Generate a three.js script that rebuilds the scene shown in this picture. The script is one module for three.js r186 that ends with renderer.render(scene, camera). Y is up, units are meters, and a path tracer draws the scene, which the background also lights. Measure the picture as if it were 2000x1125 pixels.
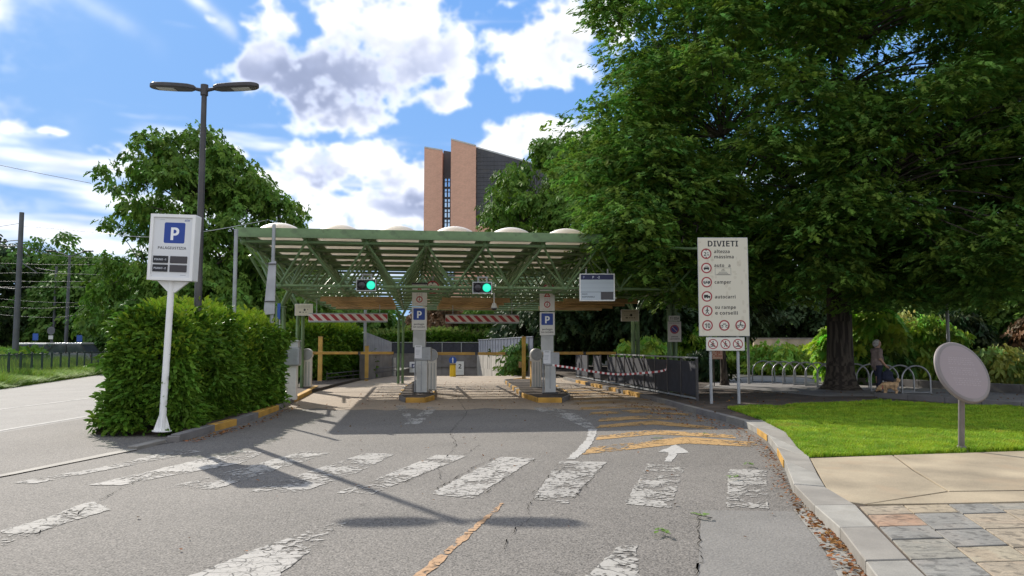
import * as THREE from 'three';
import { mergeGeometries } from 'three/addons/utils/BufferGeometryUtils.js';
import { RoundedBoxGeometry } from 'three/addons/geometries/RoundedBoxGeometry.js';
import { ImprovedNoise } from 'three/addons/math/ImprovedNoise.js';
import { MarchingCubes } from 'three/addons/objects/MarchingCubes.js';

// ------------------------------------------------------------------ camera, sky, sun, exposure
const scene = new THREE.Scene();
const F = 1511, PITCH = Math.atan(112.5 / F), EYE = 1.6;
const camera = new THREE.PerspectiveCamera(2 * Math.atan(562.5 / F) * 180 / Math.PI, 16 / 9, 0.1, 3000);
camera.position.set(0, EYE, 0);
camera.rotation.x = PITCH;
const renderer = new THREE.WebGLRenderer({ antialias: true });
renderer.toneMapping = THREE.LinearToneMapping;
renderer.toneMappingExposure = 1.45;
renderer.shadowMap.enabled = true;
const SUN_EL = 34.2 * Math.PI / 180, SUN_AZ = 35 * Math.PI / 180;         // ahead of the viewer, to the left
const sunDir = new THREE.Vector3(-Math.sin(SUN_AZ) * Math.cos(SUN_EL), Math.sin(SUN_EL), -Math.cos(SUN_AZ) * Math.cos(SUN_EL));
const sun = new THREE.DirectionalLight(new THREE.Color(1.0, 0.93, 0.82), 4.3);
sun.position.copy(sunDir).multiplyScalar(120);
sun.castShadow = true; sun.shadow.radius = 1; sun.shadow.mapSize.set(4096, 4096);
Object.assign(sun.shadow.camera, { left: -60, right: 60, top: 60, bottom: -60, near: 1, far: 300 });
scene.add(sun, sun.target);

function rng(seed) { let s = seed >>> 0; return () => { s = (s + 0x6d2b79f5) >>> 0; let t = Math.imul(s ^ (s >>> 15), 1 | s); t = (t + Math.imul(t ^ (t >>> 7), 61 | t)) ^ t; return ((t ^ (t >>> 14)) >>> 0) / 4294967296; }; }
const clamp = (x, a = 0, b = 1) => Math.min(b, Math.max(a, x));
const sm = (a, b, x) => { const t = clamp((x - a) / (b - a)); return t * t * (3 - 2 * t); };
const mix = (a, b, t) => a + (b - a) * t;
const perlin = new ImprovedNoise();
const fbm3 = (x, y, z, o = 5) => { let s = 0, a = 0.5; for (let i = 0; i < o; i++) { s += a * perlin.noise(x, y, z); x *= 2.03; y *= 2.03; z *= 2.03; a *= 0.5; } return s; };

// sky: blue air with cumulus lit from behind, the clouds placed by azimuth and elevation (degrees)
{
  const W = 3072, H = 1536, data = new Float32Array(W * H * 4);
  const dirOf = (px, py) => { const x = (px - 1000) / F, y = (675 - py) / F * 1.004; return [Math.atan(x) * 57.296, Math.atan(y / Math.hypot(1, x)) * 57.296]; };
  const E = (px, py, rx, ry, w = 1) => [...dirOf(px, py), rx / F * 57.3 * 0.93, ry / F * 57.3 * 0.97, w];
  const cum = [E(640, 130, 195, 95), E(620, 185, 110, 70), E(800, 90, 130, 115), E(720, 20, 190, 110), E(512, 110, 92, 66), E(665, 222, 105, 40), E(545, 30, 95, 62, .8), E(855, 180, 66, 38), E(880, 110, 50, 90),
    E(1080, 75, 150, 85, .95), E(1150, 30, 120, 80), E(1040, 130, 90, 45, .7), E(1040, 258, 112, 38), E(980, 285, 70, 30, .8), E(1100, 270, 90, 40),
    E(760, 345, 130, 72), E(640, 320, 150, 46, .9), E(830, 380, 120, 70), E(560, 360, 150, 40, .8), E(700, 420, 260, 55, .85), E(240, 290, 60, 22, .7), E(10, 240, 34, 15, .9), E(85, 252, 28, 9, .8), E(400, 22, 24, 16, .55), E(395, 290, 90, 32, .75)];
  const core = [E(610, 158, 185, 80), E(650, 205, 130, 44, .9), E(800, 125, 120, 60, .65), E(870, 90, 50, 60, .5), E(590, 325, 62, 26, .9), E(770, 372, 50, 22, .5), E(860, 405, 110, 36, .9), E(1110, 90, 90, 40, .35), E(1010, 262, 60, 14, .25), E(760, 60, 60, 40, .2)];
  const dz = (a, az, el, w) => { let m = -9; for (const b of a) { const dx = (az - b[0]) / b[2], dy = (el - b[1]) / b[3], q = b[4] - (dx * dx + dy * dy) * w; if (q > m) m = q; } return m; };
  for (let j = 0; j < H; j++) {
    const el = ((j + 0.5) / H - 0.5) * Math.PI, elD = el * 57.296, ce = Math.cos(el), y = Math.sin(el);
    for (let i = 0; i < W; i++) {
      const o = (j * W + i) * 4; data[o + 3] = 1;
      if (elD < -1) { data[o] = 0.34; data[o + 1] = 0.36; data[o + 2] = 0.36; continue; }
      const a = ((i + 0.5) / W - 0.5) * 2 * Math.PI, x = Math.cos(a) * ce, z = Math.sin(a) * ce;
      let azD = Math.atan2(x, -z) * 57.296;
      const up = Math.max(0, y);
      const g = Math.pow(1 - up, 3.2);                       // air: deeper blue overhead, paler low down
      const cs = clamp(x * sunDir.x + y * sunDir.y + z * sunDir.z), glow = Math.pow(cs, 6) * 0.3 + Math.pow(cs, 40) * 0.5;
      let r = mix(0.115, 0.36, g) + glow * 0.2, gg = mix(0.33, 0.58, g) + glow * 0.2, b = mix(0.81, 0.88, g) + glow * 0.1;
      // clouds
      const n1 = fbm3(x * 7 + 3, y * 9 + 1, z * 7 + 5, 5), n2 = fbm3(x * 26 + 9, y * 34, z * 26, 4); let bl = 0; { let f = 15, a = 0.5; for (let k = 0; k < 5; k++) { bl += a * (0.32 - Math.abs(perlin.noise(x * f + k * 3, y * f * 1.25, z * f))); f *= 2.1; a *= 0.56; } }
      let d = -1, c = 0;
      if (Math.abs(azD) < 36 && elD < 34) {
        d = dz(cum, azD, elD, 1) * 0.62 + n1 * 0.5 + bl * 1.7 + n2 * 0.6 + fbm3(x * 60, y * 75, z * 60, 3) * 0.22 - 0.19;
        c = dz(core, azD + n1 * 5, elD + n2 * 3, 0.5) * 0.8 + n1 * 0.45 + n2 * 0.12;
      }
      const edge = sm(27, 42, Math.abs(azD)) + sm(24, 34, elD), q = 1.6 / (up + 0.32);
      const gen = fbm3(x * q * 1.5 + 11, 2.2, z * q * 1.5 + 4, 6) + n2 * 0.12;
      const dg = (gen + bl * 0.25 + 0.11 + 0.12 * sm(0.2, -0.6, x * sunDir.x + z * sunDir.z)) * 3 * clamp(edge); let cg = clamp((gen - 0.14) * 4) * clamp(edge) * (0.25 + 0.75 * sm(-0.3, 0.5, x * sunDir.x + z * sunDir.z));  // unseen cloud cover away from the sun, added to brighten the shade
      const st = fbm3(x * 5 + 20, y * 42, z * 5, 5) * 1.4 - 0.35 + Math.exp(-Math.pow((elD - 8) / 6.5, 2)) * 0.75;      // streaky veil low down
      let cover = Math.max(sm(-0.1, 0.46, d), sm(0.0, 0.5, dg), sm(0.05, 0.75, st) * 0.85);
      // contrails and wisps high on the left
      if (azD < -18 && azD > -38 && elD > 10) {
        const t1 = elD - (25.2 - (azD + 26.2) * 0.66), w1 = Math.exp(-t1 * t1 / (0.22 + 0.02 * Math.abs(azD + 24))) * sm(-29, -26, azD) * sm(-19.6, -20.8, azD);
        const t2 = elD - (23.2 - (azD + 33) * 0.42 - n1), w2 = Math.exp(-t2 * t2 / 0.5) * 0.2 * sm(-36, -33, azD) * sm(-24, -28, azD);
        cover = Math.max(cover, (w1 * 0.75 + w2) * clamp(0.75 + n2 * 1.2));
      }
      const thick = Math.max(sm(-0.15, 0.95, c) * sm(0.1, 0.6, d), cg * 0.85);
      const body = d > 0 ? d : dg, lum = mix(1.0, 0.36, thick) * (0.985 + n2 * 0.22 + bl * 0.42 + n1 * 0.25) * mix(1.12, 0.95, sm(0.1, 0.8, body)) + glow * 0.1;
      const cr = lum * mix(0.98, 0.82, thick), cg2 = lum * mix(0.99, 0.95, thick), cb = lum * mix(1.02, 1.38, thick);
      const al = clamp(cover) * 0.97;
      data[o] = mix(r, cr, al) * 0.78; data[o + 1] = mix(gg, cg2, al) * 0.78; data[o + 2] = mix(b, cb, al) * 0.78;
    }
  }
  const t = new THREE.DataTexture(data, W, H, THREE.RGBAFormat, THREE.FloatType);
  t.mapping = THREE.EquirectangularReflectionMapping; t.magFilter = t.minFilter = THREE.LinearFilter; t.needsUpdate = true;
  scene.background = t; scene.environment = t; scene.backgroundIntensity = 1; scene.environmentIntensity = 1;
}

// ------------------------------------------------------------------ helpers
const V = (x, y, z) => new THREE.Vector3(x, y, z);
const ct = Math.cos(PITCH), st = Math.sin(PITCH);
function ray(px, py) { const x = (px - 1000) / F, y = (562.5 - py) / F; const h = ct - y * st; return [x / h, (y * ct + st) / h]; }   // per metre of depth
function P(px, py, d) { const [x, y] = ray(px, py); return V(x * d, EYE + y * d, -d); }
function G(px, py, y = 0) { const [x, s] = ray(px, py); const d = (EYE - y) / -s; return V(x * d, y, -d); }
const used = {};
function numbered(n) { const k = used[n] = (used[n] ?? -1) + 1; return k ? n + '_' + String(k).padStart(3, '0') : n; }
function tag(o, label, category, group, kind) { if (label) o.userData.label = label; if (category) o.userData.category = category; if (group) o.userData.group = group; if (kind) o.userData.kind = kind; return o; }
function thing(name, pos, turn, label, category, group) { const g = new THREE.Group(); g.name = numbered(name); g.position.copy(pos); g.rotation.y = turn || 0; scene.add(g); return tag(g, label, category, group); }
function put(name, geo, mat, parent = scene) {
  if (Array.isArray(geo)) geo = geo.length === 1 ? geo[0] : mergeGeometries(geo.map((g) => { g = g.index ? g.toNonIndexed() : g; if (!g.attributes.uv) g.setAttribute('uv', new THREE.BufferAttribute(new Float32Array(g.attributes.position.count * 2), 2)); return g; }));
  const m = new THREE.Mesh(geo, mat); m.name = parent === scene ? numbered(name) : name; m.castShadow = m.receiveShadow = true; parent.add(m); return m;
}
function struct(name, geo, mat) { const m = put(name, geo, mat); m.userData.kind = 'structure'; return m; }
function T(g, x = 0, y = 0, z = 0, rx = 0, ry = 0, rz = 0) { g.applyMatrix4(new THREE.Matrix4().compose(V(x, y, z), new THREE.Quaternion().setFromEuler(new THREE.Euler(rx, ry, rz, 'YXZ')), V(1, 1, 1))); return g; }
const box = (w, h, d, x = 0, y = 0, z = 0) => uvm(T(new THREE.BoxGeometry(w, h, d), x, y, z));
const rbox = (w, h, d, r, x = 0, y = 0, z = 0) => uvm(T(new RoundedBoxGeometry(w, h, d, 2, r), x, y, z));
const cyl = (r1, r2, h, seg = 16, x = 0, y = 0, z = 0) => uvm(T(new THREE.CylinderGeometry(r1, r2, h, seg), x, y, z));
function bar(a, b, r1, r2 = r1, seg = 8) { const d = b.clone().sub(a), l = d.length(), g = new THREE.CylinderGeometry(r2, r1, l, seg); g.applyQuaternion(new THREE.Quaternion().setFromUnitVectors(V(0, 1, 0), d.normalize())); return uvm(g.translate((a.x + b.x) / 2, (a.y + b.y) / 2, (a.z + b.z) / 2)); }
function beam(a, b, w, h) { const l = a.distanceTo(b), g = new THREE.BoxGeometry(w, h, l); const m = new THREE.Matrix4().lookAt(a, b, V(0, 1, 0)); g.applyMatrix4(m); return uvm(g.translate((a.x + b.x) / 2, (a.y + b.y) / 2, (a.z + b.z) / 2)); }
function uvm(g, s = 1) { // uv in metres by the way each face points
  if (g.index) g = g.toNonIndexed();
  const p = g.attributes.position, uv = new Float32Array(p.count * 2), a = V(), b = V(), c = V();
  for (let i = 0; i < p.count; i += 3) {
    a.fromBufferAttribute(p, i); b.fromBufferAttribute(p, i + 1); c.fromBufferAttribute(p, i + 2);
    const n = b.clone().sub(a).cross(c.clone().sub(a)), ax = Math.abs(n.x), ay = Math.abs(n.y), az = Math.abs(n.z);
    [a, b, c].forEach((v, k) => { const [x, y] = ay >= ax && ay >= az ? [v.x, v.z] : ax >= az ? [v.z, v.y] : [v.x, v.y]; uv[(i + k) * 2] = x * s; uv[(i + k) * 2 + 1] = y * s; });
  }
  g.setAttribute('uv', new THREE.BufferAttribute(uv, 2)); return g;
}
// a flat sheet from world points (x, z), at height y, uv in metres
function sheet(pts, y, holes = []) {
  const s = new THREE.Shape(pts.map((p) => new THREE.Vector2(p.x, -p.z)));
  for (const h of holes) s.holes.push(new THREE.Path(h.map((p) => new THREE.Vector2(p.x, -p.z))));
  const g = new THREE.ShapeGeometry(s).toNonIndexed(); g.rotateX(-Math.PI / 2).translate(0, y, 0);
  return uvm(g);
}
// a slab with thickness: top at y, going down h, slightly chamfered
function slab(pts, y, h, bev = 0.006) {
  const s = new THREE.Shape(pts.map((p) => new THREE.Vector2(p.x, -p.z)));
  const g = new THREE.ExtrudeGeometry(s, { depth: h - bev, bevelEnabled: bev > 0, bevelThickness: bev, bevelSize: bev, bevelOffset: -bev, bevelSegments: 1 });
  g.rotateX(-Math.PI / 2).translate(0, y - h + (bev > 0 ? 0 : -0) , 0); return uvm(g);
}
const GP = (list, y = 0) => list.map(([a, b]) => G(a, b, y));

// ------------------------------------------------------------------ textures and materials
function lattice(seed) { const r = rng(seed), a = new Float32Array(65536); for (let i = 0; i < 65536; i++) a[i] = r(); return a; }
const LAT = lattice(7);
function pn(x, y, per, s = 0) { // periodic value noise, period per (cells)
  const xi = Math.floor(x), yi = Math.floor(y), fx = x - xi, fy = y - yi, m = (a) => ((a % per) + per) % per;
  const h = (a, b) => LAT[(m(a) * 73 + m(b) * 4099 + s * 977) & 65535], u = fx * fx * (3 - 2 * fx), v = fy * fy * (3 - 2 * fy);
  return mix(mix(h(xi, yi), h(xi + 1, yi), u), mix(h(xi, yi + 1), h(xi + 1, yi + 1), u), v);
}
function pf(u, v, per, o = 4, s = 0) { let t = 0, a = 0.5, n = 0; for (let i = 0; i < o; i++) { t += a * pn(u * per, v * per, per, s + i); n += a; a *= 0.5; per *= 2; } return t / n; }
const enc = (c) => Math.round(255 * clamp(c <= 0.0031308 ? c * 12.92 : 1.055 * Math.pow(c, 1 / 2.4) - 0.055));
function tex(n, f, m = 1, srgb = true, nh = n) { // f(u, v) -> [r, g, b, a] in linear values (or plain 0..1 when not srgb); repeats every m metres
  const d = new Uint8Array(n * nh * 4);
  for (let j = 0; j < nh; j++) for (let i = 0; i < n; i++) { const c = f(i / n, j / nh), o = (j * n + i) * 4; for (let k = 0; k < 3; k++) d[o + k] = srgb ? enc(c[k]) : Math.round(255 * clamp(c[k])); d[o + 3] = Math.round(255 * clamp(c[3] ?? 1)); }
  const t = new THREE.DataTexture(d, n, nh); t.wrapS = t.wrapT = THREE.RepeatWrapping; t.magFilter = t.minFilter = THREE.LinearFilter; t.repeat.set(1 / m, 1 / m);
  if (srgb) t.colorSpace = THREE.SRGBColorSpace; t.needsUpdate = true; return t;
}
const std = (o) => new THREE.MeshStandardMaterial(o);
const rgb = (r, g, b) => new THREE.Color().setRGB(r, g, b);
const flat = (r, g, b, rough = 0.7, metal = 0) => std({ color: rgb(r, g, b), roughness: rough, metalness: metal });
// a painted or weathered surface: base colour with patches, specks
function worn(c, o = {}) {
  const s = o.seed ?? 1, bumps = o.relief ? { bumpScale: o.relief, bumpMap: tex(o.n ?? 256, (u, v) => { const k = pf(u, v, 5, 6, s + 2) * 0.75 + pf(u, v * 0.4, 40, 3, s + 4) * 0.25; return [k, k, k]; }, o.m ?? 1.2, false) } : {}, amp = o.amp ?? 0.25, sp = o.speck ?? 0.1, n = o.n ?? 256;
  return std({ roughness: o.rough ?? 0.65, metalness: o.metal ?? 0, ...bumps,
    map: tex(n, (u, v) => { const f = pf(u, v, 4, 5, s), w = (LAT[(Math.floor(u * n) * 131 + Math.floor(v * n) * 517 + s * 7919) & 65535] - 0.5) * sp, k = 1 + (f - 0.5) * 3.4 * amp + w, t = sm(0.62, 0.78, pf(u, v, 6, 5, s + 9)) * (o.dirt ?? 0.2); const q = o.dirtC ?? [0.12, 0.1, 0.07]; return [mix(c[0] * k, q[0], t), mix(c[1] * k, q[1], t), mix(c[2] * k, q[2], t)]; }, o.m ?? 1.2) });
}
const grain = (k, n) => LAT[((k % n) * 131 + Math.floor(k / n) * 517) & 65535];
function asphaltMat(base, tint, m, seed, n = 1024, con = 0.9) {
  const r = rng(seed), w = new Float32Array(n * n); for (let i = 0; i < n * n; i++) w[i] = r();
  const at = (i, j) => w[((j + n) % n) * n + ((i + n) % n)];
  const stone = (u, v) => { const i = Math.floor(u * n), j = Math.floor(v * n); return (at(i, j) * 2 + at(i + 1, j) + at(i, j + 1) + at(i - 1, j) * 0.7 + at(i, j - 1) * 0.7) / 5.4; };
  return std({ roughness: 0.86, bumpScale: 0.006, bumpMap: tex(n, (u, v) => { const s = stone(u, v); return [s, s, s]; }, m, false),
    map: tex(n, (u, v) => { const s = (stone(u, v) - 0.5) * 1.7 * con, f = (pf(u, v, 5, 5, seed) - 0.5) * 0.35, k = base * (1 + s + f), d = at(Math.floor(u * n) + 7, Math.floor(v * n) + 3) > 0.988 ? 0.5 : 0; return [k * tint[0] + d * base, k * tint[1] + d * base, k * tint[2] + d * base]; }, m) });
}
const M = {};
function cleftStone(c, rust, seed) { // split stone: streaked, pitted, stained
  const n = 384, h = (u, v) => pf(u, v * 0.5, 6, 6, seed) * 0.6 + (1 - Math.abs(pf(u * 0.5, v, 14, 4, seed + 3) - 0.5) * 2) * 0.4;
  return std({ roughness: 0.9, bumpScale: 0.03, bumpMap: tex(n, (u, v) => { const k = h(u, v); return [k, k, k]; }, 1.3, false), map: tex(n, (u, v) => {
    const k = 0.55 + h(u, v) * 0.8 + (LAT[(Math.floor(u * n) * 131 + Math.floor(v * n) * 517 + seed) & 65535] - 0.5) * 0.5, t = sm(0.52, 0.68, pf(u, v, 5, 5, seed + 6)) * rust, d = sm(0.6, 0.72, pf(u, v, 22, 3, seed + 8)) * 0.4;
    return [mix(c[0], 0.27, t) * k * (1 - d), mix(c[1], 0.165, t) * k * (1 - d), mix(c[2], 0.105, t) * k * (1 - d)]; }, 1.3) });
}
M.asphalt = asphaltMat(0.120, [1.09, 1.0, 0.89], 5.3, 11, 1024, 1.5);
M.avenue = asphaltMat(0.175, [1.05, 1.0, 0.93], 4.1, 12, 512, 0.7);  // same asphalt, lightened to carry the sheen of the low sun
M.lane = asphaltMat(0.225, [1.26, 1.0, 0.74], 4.7, 13, 512, 0.7);
M.patch = asphaltMat(0.15, [1.05, 1.0, 0.92], 3.1, 14, 512, 0.45);
M.granite = worn([0.225, 0.21, 0.185], { relief: 0.003, amp: 0.2, speck: 0.35, n: 512, m: 1.6, dirt: 0.18, rough: 0.8, seed: 21 });
M.granitePale = worn([0.245, 0.235, 0.21], { relief: 0.003, amp: 0.2, speck: 0.3, n: 256, m: 1.2, dirt: 0.15, rough: 0.8, seed: 22 });
M.kerbYellow = worn([0.52, 0.29, 0.05], { amp: 0.3, speck: 0.2, dirt: 0.55, dirtC: [0.16, 0.14, 0.12], rough: 0.8, seed: 23 });
M.kerbDark = worn([0.16, 0.15, 0.145], { amp: 0.25, speck: 0.3, dirt: 0.3, rough: 0.9, seed: 24 });
M.beige = worn([0.29, 0.24, 0.165], { amp: 0.3, speck: 0.4, n: 512, m: 2.6, relief: 0.004, dirt: 0.35, dirtC: [0.3, 0.22, 0.14], rough: 0.85, seed: 25 });
M.soil = worn([0.075, 0.055, 0.04], { amp: 0.5, speck: 0.7, n: 512, m: 2.2, dirt: 0.4, dirtC: [0.03, 0.025, 0.02], rough: 1, seed: 26 });
M.turf = worn([0.12, 0.17, 0.03], { amp: 0.4, speck: 0.7, n: 512, m: 2.2, dirt: 0.4, rough: 1, seed: 27 });
M.earth = worn([0.085, 0.095, 0.04], { amp: 0.4, speck: 0.6, n: 256, m: 6, rough: 1, seed: 28 });
M.path = worn([0.20, 0.19, 0.185], { amp: 0.2, speck: 0.3, n: 256, m: 3, rough: 0.9, seed: 29 });
M.gravel = worn([0.42, 0.36, 0.26], { amp: 0.2, speck: 0.4, n: 256, m: 2, rough: 1, seed: 30 });
M.green = worn([0.135, 0.215, 0.095], { amp: 0.28, speck: 0.08, dirt: 0.35, dirtC: [0.05, 0.055, 0.04], rough: 0.45, seed: 31 });
M.greenDeck = worn([0.14, 0.21, 0.10], { amp: 0.3, speck: 0.08, dirt: 0.35, dirtC: [0.06, 0.06, 0.05], rough: 0.6, seed: 32 });
M.tan = worn([0.38, 0.235, 0.105], { amp: 0.25, speck: 0.1, dirt: 0.3, dirtC: [0.25, 0.15, 0.08], rough: 0.7, seed: 33 });
M.white = worn([0.80, 0.795, 0.78], { amp: 0.05, speck: 0.03, dirt: 0.1, dirtC: [0.5, 0.48, 0.44], rough: 0.45, seed: 34 });
M.cabinet = worn([0.72, 0.70, 0.655], { amp: 0.08, speck: 0.03, dirt: 0.16, dirtC: [0.35, 0.32, 0.28], rough: 0.5, seed: 35 });
M.greyMetal = worn([0.33, 0.345, 0.36], { amp: 0.12, speck: 0.05, dirt: 0.15, rough: 0.45, metal: 0.2, seed: 36 });
M.lightGrey = worn([0.50, 0.51, 0.50], { amp: 0.1, speck: 0.05, dirt: 0.15, rough: 0.5, seed: 37 });
M.darkMetal = worn([0.055, 0.052, 0.055], { amp: 0.2, speck: 0.05, rough: 0.5, seed: 38 });
M.black = flat(0.02, 0.02, 0.022, 0.4);
M.screen = std({ color: rgb(0.035, 0.03, 0.035), roughness: 0.25 });
M.yellow = worn([0.50, 0.30, 0.06], { amp: 0.2, speck: 0.1, dirt: 0.25, dirtC: [0.3, 0.2, 0.1], rough: 0.5, seed: 39 });
M.brightYellow = flat(0.75, 0.5, 0.02, 0.5);
M.mesh = worn([0.032, 0.034, 0.046], { amp: 0.25, speck: 0.25, dirt: 0.2, rough: 0.8, seed: 40, m: 0.8 });  // darkened: the shade over the lane fence is put into this colour
M.sheetGrey = worn([0.24, 0.26, 0.31], { amp: 0.12, speck: 0.05, dirt: 0.15, rough: 0.6, seed: 41 });
M.galv = worn([0.34, 0.35, 0.36], { amp: 0.12, speck: 0.08, rough: 0.38, metal: 0.6, seed: 42, dirt: 0.1 });
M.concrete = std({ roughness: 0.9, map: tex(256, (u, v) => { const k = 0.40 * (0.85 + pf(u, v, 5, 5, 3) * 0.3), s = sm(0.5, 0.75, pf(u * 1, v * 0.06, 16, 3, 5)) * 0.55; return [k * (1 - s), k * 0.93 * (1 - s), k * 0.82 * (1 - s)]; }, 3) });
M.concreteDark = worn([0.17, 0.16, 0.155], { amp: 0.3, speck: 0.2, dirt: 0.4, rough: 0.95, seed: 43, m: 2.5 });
M.brick = std({ roughness: 0.9, map: tex(512, (u, v) => { const row = Math.floor(v * 32), uu = u * 12 + (row % 2) * 0.5, fx = uu - Math.floor(uu), fy = v * 32 - row, j = fy < 0.13 || fx < 0.05; const k = 0.92 + LAT[(Math.floor(uu) % 12 * 37 + row * 101) & 65535] * 0.14 + (pf(u, v, 4, 4, 8) - 0.5) * 0.15; return j ? [0.62 * k, 0.41 * k, 0.31 * k] : [0.69 * k, 0.385 * k, 0.27 * k]; }, 3.0) });
M.cladding = worn([0.052, 0.053, 0.062], { amp: 0.15, speck: 0.05, rough: 0.5, seed: 44, m: 4 });
M.glassBlue = std({ color: rgb(0.40, 0.55, 0.72), roughness: 0.06, metalness: 0.9 });
M.carGlass = std({ color: rgb(0.05, 0.06, 0.07), roughness: 0.08 });
M.bark = std({ roughness: 0.95, bumpScale: 0.03, map: tex(256, (u, v) => { const k = pf(u * 1, v * 0.3, 12, 5, 4), s = sm(0.35, 0.6, k); return [mix(0.035, 0.10, s), mix(0.028, 0.082, s), mix(0.024, 0.065, s)]; }, 1), bumpMap: tex(256, (u, v) => { const k = pf(u, v * 0.3, 12, 5, 4); return [k, k, k]; }, 1, false) });
M.dome = new THREE.MeshPhysicalMaterial({ color: rgb(0.80, 0.74, 0.64), roughness: 0.6, transmission: 0.8, thickness: 0 });
M.diffuser = new THREE.MeshPhysicalMaterial({ color: rgb(0.9, 0.87, 0.82), roughness: 0.9, transmission: 0.7, thickness: 0 });
M.bluePaint = flat(0.02, 0.08, 0.35, 0.5); M.bannerCloth = worn([0.40, 0.40, 0.43], { amp: 0.15, speck: 0.04, rough: 0.9, seed: 45 }); M.posterBack = flat(0.4, 0.3, 0.25, 0.8);
M.railGreen = flat(0.015, 0.035, 0.03, 0.5); M.poleGrey = worn([0.085, 0.09, 0.105], { amp: 0.15, rough: 0.6, seed: 47 }); M.silver = flat(0.45, 0.46, 0.48, 0.3, 0.4);
M.plaque = worn([0.175, 0.155, 0.15], { amp: 0.2, speck: 0.2, dirt: 0.3, rough: 0.6, metal: 0.1, seed: 46 });
M.redPaint = flat(0.42, 0.05, 0.05, 0.5);
M.leaf = (c, t = 0.45, rough = 0.6, spec = 0.2) => new THREE.MeshPhysicalMaterial({ color: rgb(...c), roughness: rough, transmission: t, thickness: 0, specularIntensity: spec });
M.leafBrown = M.leaf([0.22, 0.11, 0.045], 0.25, 0.8);
// ------------------------------------------------------------------ ground, roads, pavements
const W2 = (l) => l.map(([x, z]) => V(x, 0, z));
const PIT = W2([[-6.6, -41], [0.8, -41], [-2.6, -58], [-9.6, -58]]);
struct('ground', sheet(W2([[-700, 60], [700, 60], [700, -900], [-700, -900]]), -0.012, [PIT]), M.earth);
const road = struct('road', sheet(W2([[-9.4, 8], [12, 8], [12, -8], [6, -20], [3.2, -41], [-9.4, -41]]), 0), M.asphalt);
struct('avenue', sheet(W2([[-9.4, 8], [-9.4, -120], [-48, -120], [-22.5, -41.7], [-18.8, -28.4], [-18.8, 8]]), 0.004), M.avenue);
struct('pavement', sheet(W2([[-9.38, 6], [-6.3, 6], [-6.25, -9.4], [-5.92, -12.1], [-5.6, -13], [-6.9, -25], [-7.4, -60], [-9.38, -60]]), 0.008), M.asphalt);
{ // driving lanes under the canopy, dusty, with warm sunlight put into the tan
  const r = rng(5), pts = []; for (let i = 0; i <= 24; i++) pts.push([mix(-6.9, 4.6, i / 24), -19.6 + (r() - 0.5) * 0.9]);
  pts.push([2.4, -41], [-6.95, -41]); put('lane_surface', sheet(W2(pts), 0.004), M.lane, road);
}
{ // the ramp going down beyond the gates
  const g = new THREE.BufferGeometry(), y = -3.6;
  g.setAttribute('position', new THREE.Float32BufferAttribute([-6.6, 0, -41, 0.8, 0, -41, -2.6, y, -58, -6.6, 0, -41, -2.6, y, -58, -9.6, y, -58], 3)); g.computeVertexNormals();
  struct('ramp', uvm(g), M.lane);
}
// painted markings, worn and cracked
function worley(u, v, n, s) { // distance between the two nearest cell points, cells n x n, repeating
  const x = u * n, y = v * n, xi = Math.floor(x), yi = Math.floor(y); let a = 9, b = 9;
  for (let j = -1; j < 2; j++) for (let i = -1; i < 2; i++) { const cx = ((xi + i) % n + n) % n, cy = ((yi + j) % n + n) % n, k = cx * 73 + cy * 4099 + s * 977, dx = xi + i + LAT[k & 65535] - x, dy = yi + j + LAT[(k * 3 + 17) & 65535] - y, d = Math.hypot(dx, dy * 1.5); if (d < a) { b = a; a = d; } else if (d < b) b = d; }
  return b - a;
}
function paintMat(c, wear, seed, crack = 1) {
  const n = 1024;
  return std({ roughness: 0.85, transparent: true, map: tex(n, (u, v) => {
    const f = pf(u, v, 7, 4, seed) * 0.55 + pf(u, v, 60, 3, seed + 4) * 0.45, w = LAT[(Math.floor(u * n) * 131 + Math.floor(v * n) * 517 + seed * 31) & 65535], wu = u + (pf(u, v, 30, 2, seed + 2) - 0.5) * 0.03, wv = v + (pf(u, v, 30, 2, seed + 3) - 0.5) * 0.03;
    const e1 = worley(wu, wv, 13, seed), e2 = worley(wu, wv, 29, seed + 5), l1 = 1 - sm(0.03, 0.09, e1), l2 = (1 - sm(0.03, 0.10, e2)) * sm(0.42, 0.6, pf(u, v, 6, 3, seed + 8)), line = clamp(crack * Math.max(l1, l2 * 0.8));
    const k = 0.84 + f * 0.3 - (w - 0.5) * 0.2, a = clamp(sm(wear - 0.07, wear + 0.05, f)) * (w > 0.95 ? 0.5 : 1), dk = 1 - line * 0.8;
    return [c[0] * k * dk, c[1] * k * dk, c[2] * k * dk, a];
  }, 2.3) });
}
M.paintWhite = paintMat([0.335, 0.32, 0.295], 0.42, 2); M.paintGrey = paintMat([0.30, 0.287, 0.265], 0.46, 6, 0.8); M.paintOld = paintMat([0.31, 0.297, 0.272], 0.48, 9, 1);
M.paintYellowShaded = paintMat([0.34, 0.21, 0.08], 0.47, 19, 0.5); M.paintYellow = paintMat([0.36, 0.215, 0.075], 0.42, 12, 0.5); M.paintOrange = paintMat([0.38, 0.23, 0.12], 0.45, 14, 0.5); M.paintSolid = paintMat([0.36, 0.35, 0.33], 0.32, 16, 0.25);  // duller, more worn yellow copy has the canopy shade put into its colour
let markY = 0.006;
const markR = rng(17), ragged = (pts) => { const out = []; pts.forEach((a, i) => { const b = pts[(i + 1) % pts.length], n = Math.max(1, Math.round(a.distanceTo(b) / 0.07)); for (let k = 0; k < n; k++) out.push(a.clone().lerp(b, k / n).add(V((markR() - 0.5) * 0.03, 0, (markR() - 0.5) * 0.04))); }); return out; };
const mark = (name, px, mat, y = markY) => put(name, sheet(ragged(GP(px, y)), y), mat, road);
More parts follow.
